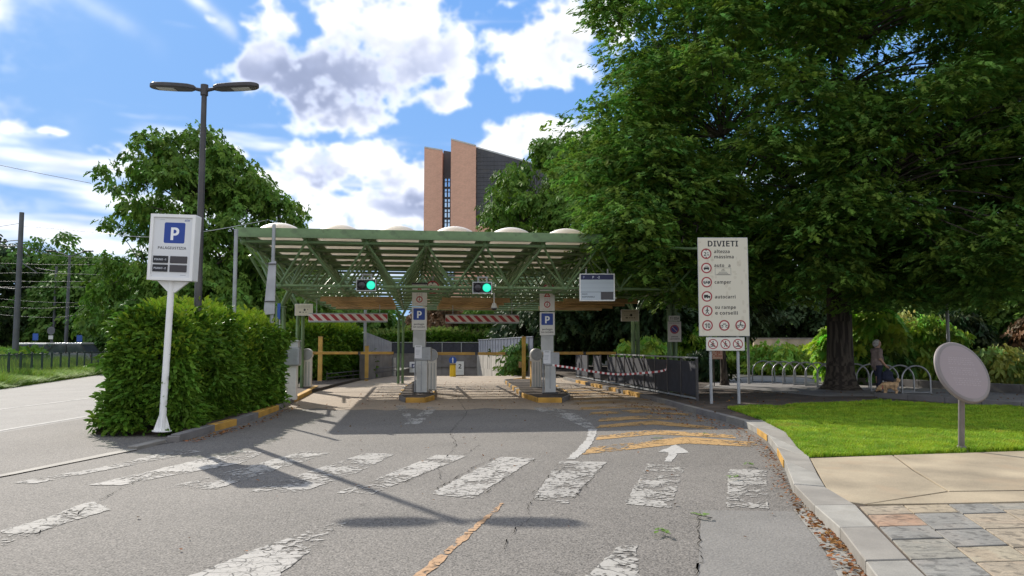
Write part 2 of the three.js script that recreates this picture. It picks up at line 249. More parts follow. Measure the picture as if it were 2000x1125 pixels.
for (const q of [
  [[18, 943], [70, 944], [258, 908], [396, 881], [347, 878], [190, 914]], [[172, 947], [233, 948], [347, 926], [470, 905], [520, 882], [462, 880], [276, 924]],
  [[325, 952], [420, 955], [515, 925], [647, 884], [592, 881], [430, 925]], [[488, 960], [588, 961], [700, 922], [770, 887], [715, 884], [560, 935]],
  [[656, 962], [727, 964], [790, 940], [914, 890], [853, 888], [722, 940]], [[837, 965], [923, 973], [1046, 895], [978, 892]],
  [[1040, 975], [1110, 984], [1184, 902], [1092, 900]], [[1221, 984], [1310, 993], [1337, 910], [1265, 905]], [[1418, 990], [1500, 993], [1496, 918], [1423, 916]],
].entries()) mark('crosswalk_stripe', q[1], [M.paintWhite, M.paintGrey, M.paintOld][[1, 0, 2, 1, 0, 0, 1, 2, 2][q[0]]]);
mark('road_line', [[678, 1019], [635, 1025], [500, 1073], [345, 1135], [530, 1135], [641, 1047]], M.paintWhite);
mark('road_line', [[0, 1036], [0, 1066], [125, 1022], [215, 995], [180, 975], [95, 1010]], M.paintOld);
mark('road_line', [[1212, 1065], [1245, 1064], [1248, 1135], [1135, 1135]], M.paintOld);
mark('direction_arrow', [[1285, 882], [1320, 868], [1347, 884], [1322, 886], [1312, 902], [1297, 901], [1306, 884]], M.paintSolid);
mark('lane_line', [[1166, 838], [1163, 852], [1152, 873], [1124, 897], [1107, 896], [1130, 875], [1146, 855], [1149, 838]], M.paintSolid);
mark('worn_triangle', [[1040, 794], [1075, 795], [1120, 806], [1150, 822], [1166, 838], [1149, 838], [1105, 818], [1050, 802]], M.paintOld);
mark('worn_triangle', [[770, 792], [792, 792], [806, 818], [835, 795], [858, 795], [818, 829], [788, 829], [797, 822]], M.paintOld);
mark('orange_line', [[987, 982], [978, 983], [795, 1135], [822, 1135], [870, 1090]], M.paintOrange);
mark('chevron', [[1136, 888], [1155, 873], [1337, 853], [1473, 863], [1490, 873], [1338, 866]], M.paintYellow);
mark('chevron', [[1164, 859], [1169, 851], [1276, 839], [1430, 849], [1438, 856], [1282, 848]], M.paintYellow);
mark('chevron', [[1163, 837], [1172, 830], [1276, 821], [1396, 834], [1396, 839], [1276, 829]], M.paintYellow);
for (const [y, a, b] of [[818, 1166, 1375], [806, 1150, 1345], [796, 1130, 1320], [787, 1115, 1300], [779, 1113, 1280], [772, 1110, 1262], [766, 1108, 1245], [760, 1105, 1228]]) { const t = (y - 740) / 14, m = a + (b - a) * 0.5; mark('chevron', [[a, y + t], [a + 6, y - 1], [m, y - 2 - t], [b, y + t * 0.4], [b, y + t * 1.1], [m, y]], M.paintYellowShaded, 0.008); }
for (const [x, s] of [[-9.55, 0.13], [-12.75, 0.13]]) { const m = put('road_line', sheet(W2([[x - s, 8], [x, 8], [x, -70], [x - s, -70]]), 0.009), M.paintSolid, road); }
put('concrete_patch', sheet(GP([[1370, 996], [1553, 999], [1600, 1060], [1650, 1140], [1362, 1140]], 0.004), 0.004), M.patch, road);
put('gutter', sheet(GP([[1550, 995], [1572, 992], [1640, 1050], [1740, 1200], [1675, 1200], [1612, 1075]], 0.009), 0.009), M.granitePale, road);
// cracks in the asphalt: thin dark broken lines
function crack(px, w, seed) {
  const r = rng(seed), pts = GP(px, 0.012), out = []; const line = [];
  for (let i = 0; i < pts.length - 1; i++) { const n = Math.max(2, Math.ceil(pts[i].distanceTo(pts[i + 1]) / 0.09)); for (let k = 0; k < n; k++) line.push(pts[i].clone().lerp(pts[i + 1], k / n).add(V((r() - 0.5) * 0.05, 0, (r() - 0.5) * 0.06))); }
  for (let i = 0; i < line.length - 1; i++) {
    const a = line[i], b = line[i + 1], d = b.clone().sub(a).normalize(), n = V(-d.z, 0, d.x).multiplyScalar(w * 0.42 * (0.1 + r() * r() * 1.6));
    const g = new THREE.BufferGeometry(); g.setAttribute('position', new THREE.Float32BufferAttribute([a.x - n.x, a.y, a.z - n.z, b.x - n.x * 0.7, b.y, b.z - n.z * 0.7, b.x + n.x * 0.7, b.y, b.z + n.z * 0.7, a.x - n.x, a.y, a.z - n.z, b.x + n.x * 0.7, b.y, b.z + n.z * 0.7, a.x + n.x, a.y, a.z + n.z].flat(), 3)); g.computeVertexNormals(); g.setAttribute('normal', new THREE.Float32BufferAttribute([0, 1, 0, 0, 1, 0, 0, 1, 0, 0, 1, 0, 0, 1, 0, 0, 1, 0], 3)); out.push(g);
  }
  return put('crack', out, M.crack, road);
}
M.crack = std({ color: rgb(0.035, 0.033, 0.03), roughness: 1, side: THREE.DoubleSide });
crack([[972, 1084], [990, 1058], [1012, 1030], [1036, 1010], [1032, 985], [1060, 955], [1110, 905]], 0.012, 1);
crack([[880, 842], [905, 815], [912, 806], [890, 770]], 0.014, 2); crack([[858, 935], [862, 922], [855, 912], [890, 870], [880, 842]], 0.012, 3);
crack([[905, 890], [925, 875], [940, 868]], 0.01, 4); crack([[700, 986], [718, 983], [732, 984]], 0.014, 5); crack([[0, 1066], [60, 1045], [130, 1015], [215, 965], [300, 925]], 0.012, 6);
crack([[845, 956], [880, 940], [925, 912], [970, 893]], 0.013, 7); crack([[923, 973], [950, 962], [1000, 925], [1046, 897]], 0.012, 8); crack([[722, 941], [760, 942], [790, 941], [830, 922], [895, 896]], 0.012, 9);
crack([[1000, 1090], [1040, 1108], [1140, 1122], [1200, 1130]], 0.008, 10); crack([[1366, 998], [1364, 1040], [1368, 1090], [1362, 1135]], 0.016, 11); crack([[1028, 975], [1060, 945], [1092, 905]], 0.01, 12);
crack([[505, 1073], [580, 1050], [640, 1045]], 0.008, 13); crack([[395, 1110], [480, 1098], [540, 1080], [580, 1060]], 0.01, 14); crack([[1118, 975], [1160, 930], [1180, 908]], 0.012, 15);
// ------------------------------------------------------------------ kerbs and paving of the right-hand corner
const KY = 0.12;
struct('soil', sheet([...W2([[4.75, -15.6], [4.2, -23], [2.6, -36.6], [2.4, -41], [1.2, -41], [-2, -58], [-2, -75], [70, -75], [70, -6], [9, -6]]), ...GP([[1671, 985], [1608, 945], [1581, 893], [1535, 844]], KY)], 0.098), M.soil);
function stonesBetween(parent, outer, inner, y, h, mats, gap = 0.006) {
  for (let i = 0; i < outer.length - 1; i++) {
    const c = V(0, 0, 0).add(outer[i]).add(outer[i + 1]).add(inner[i]).add(inner[i + 1]).multiplyScalar(0.25);
    const q = [outer[i], outer[i + 1], inner[i + 1], inner[i]].map((p) => p.clone().sub(c).multiplyScalar(1 - gap / 0.4).add(c));
    put('kerb_stone', slab(q, y + ((i * 37) % 5 - 2) * 0.0015, h, 0.008), mats[i % mats.length], parent);
  }
}
{
  const o = [[1450, 820], [1478, 834], [1500, 849], [1518, 872], [1532, 898], [1550, 945], [1590, 986], [1640, 1030], [1690, 1095], [1760, 1190]], n = [[1489, 820], [1535, 844], [1559, 875], [1581, 893], [1596, 924], [1612, 950], [1671, 985], [1712, 1029], [1775, 1093], [1880, 1190]];
  const k = new THREE.Group(); k.name = 'corner_kerb'; scene.add(k); tag(k, 'curved pale granite kerb between the asphalt and the lawn corner', 'kerb');
  const O = GP(o, KY), N = GP(n, KY); stonesBetween(k, O, N, KY, 0.2, [M.granitePale, M.granite]);
  for (const i of [1, 3]) { const a = O[i].clone().lerp(O[i + 1], 0.06), b = O[i].clone().lerp(O[i + 1], 0.94), m = a.clone().add(b).multiplyScalar(0.5); const d = b.clone().sub(a), nn = V(d.z, 0, -d.x).normalize(); if (nn.dot(V(-m.x, 0, -m.z)) < 0) nn.negate(); const s = nn.multiplyScalar(0.004); put('yellow_paint', beam(V(a.x, 0.055, a.z).add(s), V(b.x, 0.055, b.z).add(s), 0.012, 0.10), M.kerbYellow, k); }
}
const paving = struct('paving', sheet(GP([[1581, 893], [1744, 888], [2400, 868], [2400, 1300], [1900, 1250], [1671, 985], [1608, 945]], 0.10), 0.10), M.soil);
for (const [q, j] of [[[[1583, 895], [1742, 889], [1784, 920], [1850, 959], [1690, 984], [1636, 977], [1612, 948]], 0], [[[1746, 889], [2400, 868], [2400, 952], [1854, 959], [1788, 919]], 1], [[[1694, 985], [1854, 961], [2400, 954], [2400, 970], [1850, 983]], 2]]) put('pavement_slab', slab(GP(q, 0.116), 0.116 + j * 0.001, 0.05, 0.003), M.beige, paving);
{
  const cols = [0, 1, 2, 3, 4, 5].map((s) => { const c = [[0.21, 0.20, 0.17], [0.26, 0.215, 0.15], [0.25, 0.21, 0.155], [0.18, 0.175, 0.16], [0.255, 0.175, 0.12], [0.27, 0.235, 0.17]][s]; return cleftStone(c, [0.1, 0.3, 0.15, 0.05, 0.7, 0.2][s], 50 + s); });
  const L = [[[1677, 988], [1811, 1125]], [[1764, 986], [1927, 1114]], [[1851, 984], [2000, 1082]], [[1934, 982], [2040, 1040]], [[2010, 980], [2110, 1028]], [[2090, 978], [2190, 1020]]].map(([a, b]) => { const A = G(...a, 0.114), B = G(...b, 0.114); return [A, B.clone().sub(A).normalize()]; });
  const r = rng(77);
  for (let c = 0; c < 5; c++) {
    let s = 0; const off = r() * 0.2;
    for (let k = 0; k < 8; k++) {
      const len = k ? 0.42 + r() * 0.3 : 0.3 + off, e = s + len, sk = (r() - 0.5) * 0.02;
      const [A, da] = L[c], [B, db] = L[c + 1], pt = (Q, d, t) => Q.clone().addScaledVector(d, t);
      const q = [pt(A, da, s + 0.012), pt(B, db, s + 0.012 + sk), pt(B, db, e + sk), pt(A, da, e)], m = q.reduce((x, p) => x.add(p), V(0, 0, 0)).multiplyScalar(0.25);
      put('stone_slab', slab(q.map((p) => p.clone().sub(m).multiplyScalar(0.972).add(m)), 0.112 + (r() - 0.5) * 0.007, 0.05, 0.005), cols[Math.floor(r() * 6)], paving); s = e;
    }
  }
}
// lawn with blades of grass
const lawnPx = [[1489, 821], [1535, 845], [1559, 876], [1581, 893], [1744, 888], [2400, 868], [2400, 808], [2000, 797], [1850, 791], [1710, 782], [1600, 790], [1520, 795], [1420, 797]];
const lawn = GP(lawnPx, 0.108);
struct('lawn', sheet(lawn, 0.106), M.turf);
function inside(poly, x, z) { let c = false; for (let i = 0, j = poly.length - 1; i < poly.length; j = i++) { const a = poly[i], b = poly[j]; if ((a.z > z) !== (b.z > z) && x < (b.x - a.x) * (z - a.z) / (b.z - a.z) + a.x) c = !c; } return c; }
const mat4 = new THREE.Matrix4(), qq = new THREE.Quaternion(), ee = new THREE.Euler();
function scatter(name, geo, mat, list, parent = scene, tint = null) { // list of [x, y, z, rx, ry, rz, s]
  const m = new THREE.InstancedMesh(geo, mat, list.length); m.name = parent === scene ? numbered(name) : name; m.castShadow = m.receiveShadow = true;
  const col = new THREE.Color();
  list.forEach((a, i) => { mat4.compose(V(a[0], a[1], a[2]), qq.setFromEuler(ee.set(a[3], a[4], a[5], 'YXZ')), V(a[6], a[7] ?? a[6], a[6])); m.setMatrixAt(i, mat4); if (tint) m.setColorAt(i, tint(i, col, a)); });
  parent.add(m); if (parent !== scene) m.userData.kind = 'stuff'; return m;
}
function tuft(n, h, spread, w, seed) { // a small tuft of bent blades
  const r = rng(seed), p = [];
  for (let i = 0; i < n; i++) { const a = r() * 6.28, b = r() * 6.28, x = Math.cos(a) * spread * r(), z = Math.sin(a) * spread * r(), hh = h * (0.5 + r() * 0.7), lx = Math.cos(b) * hh * 0.7, lz = Math.sin(b) * hh * 0.7, c = Math.cos(b + 1.57) * w, s = Math.sin(b + 1.57) * w;
    const m = [x + lx * 0.35, hh * 0.6, z + lz * 0.35], t = [x + lx, hh, z + lz]; p.push(x - c, 0, z - s, x + c, 0, z + s, m[0] + c * 0.8, m[1], m[2] + s * 0.8, x - c, 0, z - s, m[0] + c * 0.8, m[1], m[2] + s * 0.8, m[0] - c * 0.8, m[1], m[2] - s * 0.8, m[0] - c * 0.8, m[1], m[2] - s * 0.8, m[0] + c * 0.8, m[1], m[2] + s * 0.8, ...t); }
  const g = new THREE.BufferGeometry(); g.setAttribute('position', new THREE.Float32BufferAttribute(p, 3)); g.computeVertexNormals(); return g;
}
M.grass = M.leaf([0.27, 0.42, 0.035], 0.5, 0.7); M.weed = M.leaf([0.25, 0.38, 0.06], 0.5, 0.7);
{
  const r = rng(31), list = []; const bx = [4.5, 16, -23, -9.5];
  for (let i = 0; i < 100000; i++) { const z = -9.8 - Math.pow(r(), 1.3) * 12.5, x = 3.4 + r() * 11; if (!inside(lawn, x, z)) continue; if (r() < sm(-17.5, -21.5, z) * 0.75) continue; const n = fbm3(x * 0.8, 3, z * 0.8, 3); list.push([x, 0.105, z, (r() - 0.5) * 0.3, r() * 6.28, (r() - 0.5) * 0.3, 0.7 + r() * 0.6 + n * 1.1]); }
  tag(scatter('grass', tuft(11, 0.062, 0.05, 0.0042, 3), M.grass, list, scene, (i, c, a) => { const f = fbm3(a[0] * 1.6, 7, a[2] * 1.6, 3), k = 0.8 + LAT[i & 65535] * 0.55 + f * 0.5, y = LAT[(i * 7) & 65535] * 0.4 + f * 0.4; const dry = sm(0.12, 0.4, fbm3(a[0] * 0.9 + 9, 2, a[2] * 0.9, 4)) * 0.8 * LAT[(i * 3) & 65535]; return c.setRGB(k * (0.85 + y + dry * 0.5), k * (1 - dry * 0.18), k * (0.9 + dry * 1.2)); }), 'bright green short grass growing on the corner lawn', 'grass', null, 'stuff');
}
// path through the park and its dark stone edgings
struct('path', sheet(GP([[1372, 757], [1470, 761], [1600, 774], [1716, 774], [2000, 794], [2500, 832], [2500, 790], [2000, 763], [1640, 746], [1560, 737], [1480, 733], [1400, 744]], 0.106), 0.106), M.path);
struct('gravel_path', sheet(GP([[1400, 743], [1480, 732], [1560, 736], [1640, 741], [1560, 722], [1440, 704], [1385, 700], [1385, 706], [1425, 725]], 0.11), 0.11), M.gravel);
function edging(label, px, y, h, w) {
  const pts = GP(px, y), k = thing('edging', pts[0].clone(), 0, label, 'edging'); const o = pts[0];
  for (let i = 0; i < pts.length - 1; i++) { const n = Math.max(1, Math.round(pts[i].distanceTo(pts[i + 1]) / 1.1)); for (let j = 0; j < n; j++) { const a = pts[i].clone().lerp(pts[i + 1], (j + 0.01) / n), b = pts[i].clone().lerp(pts[i + 1], (j + 0.99) / n); put('edging_stone', beam(a.sub(o).add(V(0, h / 2, 0)), b.sub(o).add(V(0, h / 2, 0)), w, h + ((j * 13) % 3) * 0.004), M.kerbDark, k); } }
}
edging('low dark stone edging between the shaded lawn and the path', [[1712, 776], [1850, 786], [2000, 797], [2300, 818]], 0.1, 0.14, 0.18);
edging('low dark stone edging in front of the flowering shrubs beyond the path', [[1650, 749], [1800, 757], [2000, 768], [2300, 784]], 0.1, 0.26, 0.3);
// left kerb with yellow stones
{
  const px = [[268, 876], [325, 855], [352, 848], [420, 829], [463, 818], [505, 805], [545, 791], [575, 777], [600, 765], [622, 753]], pts = px.map(([a, b], i) => G(a, b, i < 1 ? 0.02 : i < 2 ? 0.08 : 0.13));
  const k = new THREE.Group(); k.name = 'hedge_kerb'; scene.add(k); tag(k, 'dark kerb with yellow painted stones along the foot of the big hedge', 'kerb');
  const mats = [M.granite, M.kerbDark, M.kerbDark, M.kerbYellow, M.kerbDark, M.kerbYellow, M.kerbDark, M.kerbYellow, M.kerbYellow];
  for (let i = 0; i < pts.length - 1; i++) { const y = i < 1 ? 0.05 : 0.13, d = pts[i + 1].clone().sub(pts[i]).normalize(), n = V(d.z, 0, -d.x).multiplyScalar(-0.16); if (n.x > 0) n.negate(); const a = pts[i].clone().addScaledVector(d, 0.008), b = pts[i + 1].clone().addScaledVector(d, -0.008); put('kerb_stone', slab([a, b, b.clone().add(n), a.clone().add(n)], i < 1 ? 0.055 : i < 2 ? 0.1 : 0.13, 0.2, 0.01), mats[i], k); }
  put('flush_kerb', sheet([...GP([[266, 873], [30, 921], [-60, 938], [-60, 942], [32, 925], [268, 878]], 0.013)], 0.013), M.granite, k);
  struct('planting_bed', slab(W2([[-5.8, -14.0], [-5.78, -16], [-5.95, -19.2], [-6.3, -22], [-6.75, -25.2], [-6.9, -31], [-6.98, -35.8], [-8.9, -35.5], [-8.2, -20], [-7.5, -14.1]]), 0.11, 0.15, 0.005), M.soil);
}
// lane kerb on the right under the mesh fence
{
  const a = [V(4.58, 0, -15.45), V(4.28, 0, -19.5), V(4.04, 0, -23), V(2.4, 0, -36.6)], k = new THREE.Group(); k.name = 'lane_kerb'; scene.add(k); tag(k, 'worn lane kerb with yellow stones at the foot of the grey mesh fence', 'kerb');
  let j = 0; for (let i = 0; i < 3; i++) { const n = Math.round(a[i].distanceTo(a[i + 1]) / 1.0); for (let s = 0; s < n; s++, j++) { const p = a[i].clone().lerp(a[i + 1], (s + 0.01) / n), q = a[i].clone().lerp(a[i + 1], (s + 0.99) / n); put('kerb_stone', beam(V(p.x + 0.08, 0.05, p.z), V(q.x + 0.08, 0.05, q.z), 0.16, 0.14), [9, 10, 12, 14, 15, 17, 18].includes(j) ? M.kerbYellow : j % 3 ? M.kerbDark : M.granite, k); } }
}
// traffic islands
function island(label, px, backPx, seed) {
  const front = GP(px, 0.14), back = GP(backPx, 0.14), o = front[0].clone(); o.y = 0; const k = thing('traffic_island', o, 0, label, 'traffic island', 'kerbed islands between the lanes');
  const ring = [...front, ...back], c = ring.reduce((s, p) => s.add(p), V(0, 0, 0)).multiplyScalar(1 / ring.length), L = (p) => p.clone().sub(o);
  put('island_top', slab(ring.map((p) => L(p.clone().sub(c).multiplyScalar(0.93).add(c))), 0.128, 0.12, 0), M.soil, k);
  for (let i = 0; i < ring.length; i++) { const a = ring[i], b = ring[(i + 1) % ring.length], n = Math.max(1, Math.round(a.distanceTo(b) / 1.1)); for (let s = 0; s < n; s++) { const p = a.clone().lerp(b, (s + 0.01) / n), q = a.clone().lerp(b, (s + 0.99) / n), ip = p.clone().sub(c).multiplyScalar(0.8).add(c), iq = q.clone().sub(c).multiplyScalar(0.8).add(c); const lim = (u, v) => u.clone().add(v.clone().sub(u).setLength(Math.min(0.17, v.distanceTo(u)))); put('kerb_stone', slab([p, q, lim(q, iq), lim(p, ip)].map(L), 0.14 + (s % 2) * 0.003, 0.17, 0.01), i < front.length - 1 ? (i + s + seed) % 4 === 0 ? M.kerbDark : M.kerbYellow : (i + s) % 2 ? M.granite : M.kerbYellow, k); } }
}
island('kerbed island with yellow front under the left ticket totem', [[779, 772], [792, 777], [830, 777], [849, 772]], [[849, 757], [838, 742], [812, 742], [785, 757]], 0);
island('long kerbed island with yellow front under the right ticket totem', [[1018, 767], [1050, 777], [1098, 777], [1113, 771]], [[1106, 762], [1068, 742], [1020, 738], [984, 741]], 2);
// ------------------------------------------------------------------ leaves, trees, hedges
function leafTris(out, o, dir, nrm, len, wid, lobes) { // one folded leaf; lobes > 0 gives a maple-like outline
  const side = dir.clone().cross(nrm).normalize(), L = (t, s, f) => o.clone().addScaledVector(dir, t * len).addScaledVector(side, s * wid).addScaledVector(nrm, f * wid - t * t * len * 0.12);
  const prof = lobes ? [[0, 0], [0.12, 0.55], [0.28, 0.3], [0.5, 0.62], [0.58, 0.26], [0.8, 0.3], [1, 0]] : [[0, 0], [0.25, 0.42], [0.55, 0.5], [0.8, 0.3], [1, 0]];
  for (const s of [-1, 1]) for (let i = 1; i < prof.length - 1; i++) { const [a, b] = prof[i], [c, d] = prof[i + 1]; const A = L(a, s * b, b * 0.25), B = L(c, s * d, d * 0.25), O0 = L(Math.max(0, a - 0.2), 0, 0), O1 = L(c === 1 ? 0.9 : c, 0, 0);
    const t1 = s > 0 ? [O0, A, B] : [O0, B, A]; t1.forEach((p) => out.push(p.x, p.y, p.z)); if (c < 1) { const t2 = s > 0 ? [O0, B, O1] : [O0, O1, B]; t2.forEach((p) => out.push(p.x, p.y, p.z)); } else { const t2 = s > 0 ? [O0, B, B] : [O0, B, B]; } }
  const [a, b] = prof[1]; for (const s of [-1, 1]) { const A = L(a, s * b, b * 0.25), O0 = L(0, 0, 0), O1 = L(0.3, 0, 0); (s > 0 ? [O0, A, O1] : [O0, O1, A]).forEach((p) => out.push(p.x, p.y, p.z)); }
}
function spray(n, twig, len, wid, lobes, seed, droop = 0.4) {
  const r = rng(seed), out = [];
  for (let i = 0; i < n; i++) {
    const t = (i + 0.5) / n, a = i * 2.4 + r() * 0.8, o = V(Math.sin(a) * 0.03, -droop * t * t * twig * 0.5, twig * (t - 0.3)).add(V((r() - 0.5) * twig * 0.5, (r() - 0.5) * twig * 0.3, (r() - 0.5) * twig * 0.3));
    const dir = V(Math.cos(a) * 0.9, -droop * (0.3 + r() * 0.8), 0.6 + r() * 0.4).normalize(), nrm = V((r() - 0.5) * 0.9, 1, (r() - 0.5) * 0.9); nrm.addScaledVector(dir, -nrm.dot(dir)).normalize();
    leafTris(out, o, dir, nrm, len * (0.7 + r() * 0.5), wid * (0.75 + r() * 0.4), lobes);
  }
  const g = new THREE.BufferGeometry(); g.setAttribute('position', new THREE.Float32BufferAttribute(out, 3)); g.computeVertexNormals(); return g;
}
const SP = { maple: spray(9, 0.46, 0.17, 0.105, 1, 5, 0.3), plane: spray(7, 0.5, 0.24, 0.14, 1, 6, 0.4), laurel: spray(8, 0.2, 0.13, 0.055, 0, 7, 0.05), shoot: spray(6, 0.22, 0.11, 0.04, 0, 8, -0.7), small: spray(8, 0.3, 0.12, 0.07, 0, 9, 0.3), far: spray(7, 0.8, 0.42, 0.26, 0, 10, 0.3), needle: spray(10, 0.5, 0.3, 0.05, 0, 11, 0.5) };
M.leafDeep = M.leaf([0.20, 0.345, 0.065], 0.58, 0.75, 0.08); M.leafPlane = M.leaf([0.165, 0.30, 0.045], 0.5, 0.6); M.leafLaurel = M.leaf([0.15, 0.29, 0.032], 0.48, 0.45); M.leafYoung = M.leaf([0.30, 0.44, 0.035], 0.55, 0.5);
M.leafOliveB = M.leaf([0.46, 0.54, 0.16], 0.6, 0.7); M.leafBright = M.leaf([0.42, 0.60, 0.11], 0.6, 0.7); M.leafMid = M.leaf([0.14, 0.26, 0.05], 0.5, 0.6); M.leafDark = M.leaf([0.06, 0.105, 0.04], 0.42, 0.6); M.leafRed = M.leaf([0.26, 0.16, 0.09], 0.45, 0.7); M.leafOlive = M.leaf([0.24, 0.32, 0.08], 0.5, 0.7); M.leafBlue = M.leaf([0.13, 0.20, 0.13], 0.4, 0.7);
const varied = (amt = 0.5, warm = 0.3) => (i, c) => { const k = 1 - amt / 2 + LAT[(i * 13) & 65535] * amt, w = (LAT[(i * 29 + 5) & 65535] - 0.5) * warm; return c.setRGB(k * (1 + w), k, k * (1 - w * 0.6)); };
function limb(pts, r0, r1, seg = 7) { const c = new THREE.CatmullRomCurve3(pts), n = Math.max(4, pts.length * 3), g = new THREE.TubeGeometry(c, n, 1, seg, false), p = g.attributes.position, q = V(); for (let i = 0; i <= n; i++) { const cc = c.getPointAt(i / n), rr = mix(r0, r1, Math.pow(i / n, 0.8)); for (let j = 0; j <= seg; j++) { const k = i * (seg + 1) + j; q.fromBufferAttribute(p, k).sub(cc).multiplyScalar(rr).add(cc); p.setXYZ(k, q.x, q.y, q.z); } } const u = g.attributes.uv; for (let i = 0; i < u.count; i++) u.setXY(i, u.getY(i) * 6.28 * r0, u.getX(i) * c.getLength()); return g.toNonIndexed(); }
/* A tree: trunk with a flared foot, limbs reaching to leaf clumps, and a crown of sprays. o.ell: list of [x, y, z, rx, ry, rz, clumps]. */
function tree(name, label, category, pos, o, group) {
  const t = thing(name, pos, 0, label, category, group), r = rng(o.seed), clumps = [];
  for (const [cx, cy, cz, rx, ry, rz, n] of o.ell) for (let i = 0; i < n; i++) {
    let x, y, z; do { x = r() * 2 - 1; y = r() * 2 - 1; z = r() * 2 - 1; } while (x * x + y * y + z * z > 1);
    const l = Math.sqrt(x * x + y * y + z * z) || 1, k = Math.pow(l, o.shell ?? 0.45) / l; x *= k; y *= k; z *= k;
    const w = 1 + fbm3(x * 1.7 + o.seed, y * 1.7, z * 1.7, 3) * (o.uneven ?? 0.5);
    const c = V(cx + x * rx * w, cy + y * ry * w, cz + z * rz * w); if (c.y < (o.low ?? 0.8)) c.y = (o.low ?? 0.8) + r() * 0.8; if (o.keep && !o.keep(c)) continue; clumps.push(c);
  }
  const h = o.trunk[0], r0 = o.trunk[1];
  const foot = new THREE.LatheGeometry([0, 0.08, 0.25, 0.6, 1.2, h * 0.6, h].map((y, i) => new THREE.Vector2(r0 * [1.9, 1.55, 1.25, 1.08, 1, 0.9, 0.78][i], y - 0.05)), 18).toNonIndexed();
  { const p = foot.attributes.position; for (let i = 0; i < p.count; i++) { const a = Math.atan2(p.getZ(i), p.getX(i)), y = p.getY(i), k = 1 + 0.12 * Math.sin(a * 5 + o.seed) * Math.exp(-y * 1.5) + 0.03 * Math.sin(a * 9 + y); p.setXYZ(i, p.getX(i) * k + (o.lean ?? 0) * y, y, p.getZ(i) * k); } const u = foot.attributes.uv; for (let i = 0; i < u.count; i++) u.setXY(i, u.getX(i) * 6.28 * r0, u.getY(i) * h); foot.computeVertexNormals(); }
  put('trunk', foot, M.bark, t);
  const lm = [], top = V((o.lean ?? 0) * h, h - 0.3, 0), mains = []; const nb = o.limbs ?? 7;
  for (let i = 0; i < nb; i++) { const c = clumps[Math.floor(i * clumps.length / nb)]; if (!c) continue; const e = c.clone().lerp(top, 0.2), m = top.clone().lerp(e, 0.5); m.y += top.distanceTo(e) * 0.12; const rr = r0 * 0.5; lm.push(limb([top.clone().add(V(0, -0.3, 0)), top.clone().lerp(m, 0.5), m, e], rr, rr * 0.25)); mains.push(top.clone().lerp(m, 0.6), m, m.clone().lerp(e, 0.5), e); }
  clumps.forEach((c, i) => { if (i % (o.twigEvery ?? 1)) return; let b = mains[0] ?? top, bd = 1e9; for (const q of mains) { const d = q.distanceTo(c) + Math.max(0, q.y - c.y) * 1.2; if (d < bd) { bd = d; b = q; } } const m = b.clone().lerp(c, 0.5).add(V((r() - 0.5) * 0.4, bd * 0.08, (r() - 0.5) * 0.4)); lm.push(limb([b, m, c], r0 * 0.12, r0 * 0.025, 5)); });
  if (lm.length) put('limbs', lm, M.bark, t);
  const list = [], R = o.clumpR;
  clumps.forEach((c) => { const s = 0.7 + r() * 0.6, n = Math.round(o.per * s); for (let i = 0; i < n; i++) { const a = r() * 6.28, b = Math.acos(2 * r() - 1), q = Math.pow(r(), 0.45) * R * s, x = Math.sin(b) * Math.cos(a) * q, y = Math.cos(b) * q * 0.62, z = Math.sin(b) * Math.sin(a) * q; const hang = (o.hang ?? 0.3) * (x * x + z * z) / R; if (o.clear && o.clear(c.x + x, c.y + y - hang, c.z + z)) continue; list.push([c.x + x, Math.max(0.25, c.y + y - hang), c.z + z, o.flat ? -0.35 + r() * 0.95 : 0.2 + r() * 0.9, Math.atan2(x, z) + (r() - 0.5) * 1.6, (r() - 0.5) * 1.0, (o.size ?? 1) * (0.7 + r() * 0.6)]); } });
  scatter('crown', o.spray, o.mat, list, t, o.tint ?? varied()); return t;
}
// the large tree on the right
tree('large_tree', 'huge dense dark green tree with thick trunk on the lawn at right', 'tree', V(11.25, 0.09, -26.6), {
  seed: 3, trunk: [5.2, 0.43], spray: SP.maple, mat: M.leafDeep, size: 0.88, per: 98, clumpR: 1.25, hang: 0.28, flat: 1, clear: (x, y, z) => { const d = 26.6 - z, k = (x + 11.25) / d; return d < 21.4 && y < 5.2 && k > 0.205 && k < 0.335; }, shell: 0.45, uneven: 0.5, limbs: 14, low: 3.3, tint: varied(0.8, 0.5), keep: (c) => !(c.z > 5.6 && c.y < 6.6 && c.x > -7.7 && c.x < -3.2),
  ell: [[0, 9.6, 1, 8.6, 7.4, 7.0, 280], [-7.0, 4.9, 5.3, 1.0, 0.9, 0.5, 14], [-8.0, 4.85, 5.8, 0.4, 0.35, 0.3, 7], [-7.2, 6.4, 4.2, 1.6, 1.3, 1.1, 16], [-6.2, 4.6, 3.8, 1.1, 1.1, 0.5, 17], [-3.6, 8.2, 1.5, 5.2, 5.0, 5, 70], [4, 6.2, 4.5, 6.5, 3.6, 4, 90], [3, 12, 3, 8, 5, 6, 60], [-1.5, 5.2, -2, 5, 2.4, 4, 40], [-5.2, 5.0, 0.2, 3.2, 1.9, 2.2, 36], [8, 8, 1, 5, 5.5, 5, 60]],
});
tree('broad_tree', 'rounded mid green tree rising behind the canopy beside the brick tower', 'tree', V(4.1, 0, -56), { seed: 8, trunk: [5, 0.36], spray: SP.plane, mat: M.leafPlane, size: 1.2, per: 62, clumpR: 1.4, shell: 0.35, uneven: 0.3, ell: [[0, 10.4, 0, 5.6, 6.5, 5.2, 120], [3.4, 11.5, 0.5, 4.4, 5.6, 4.2, 60]] });
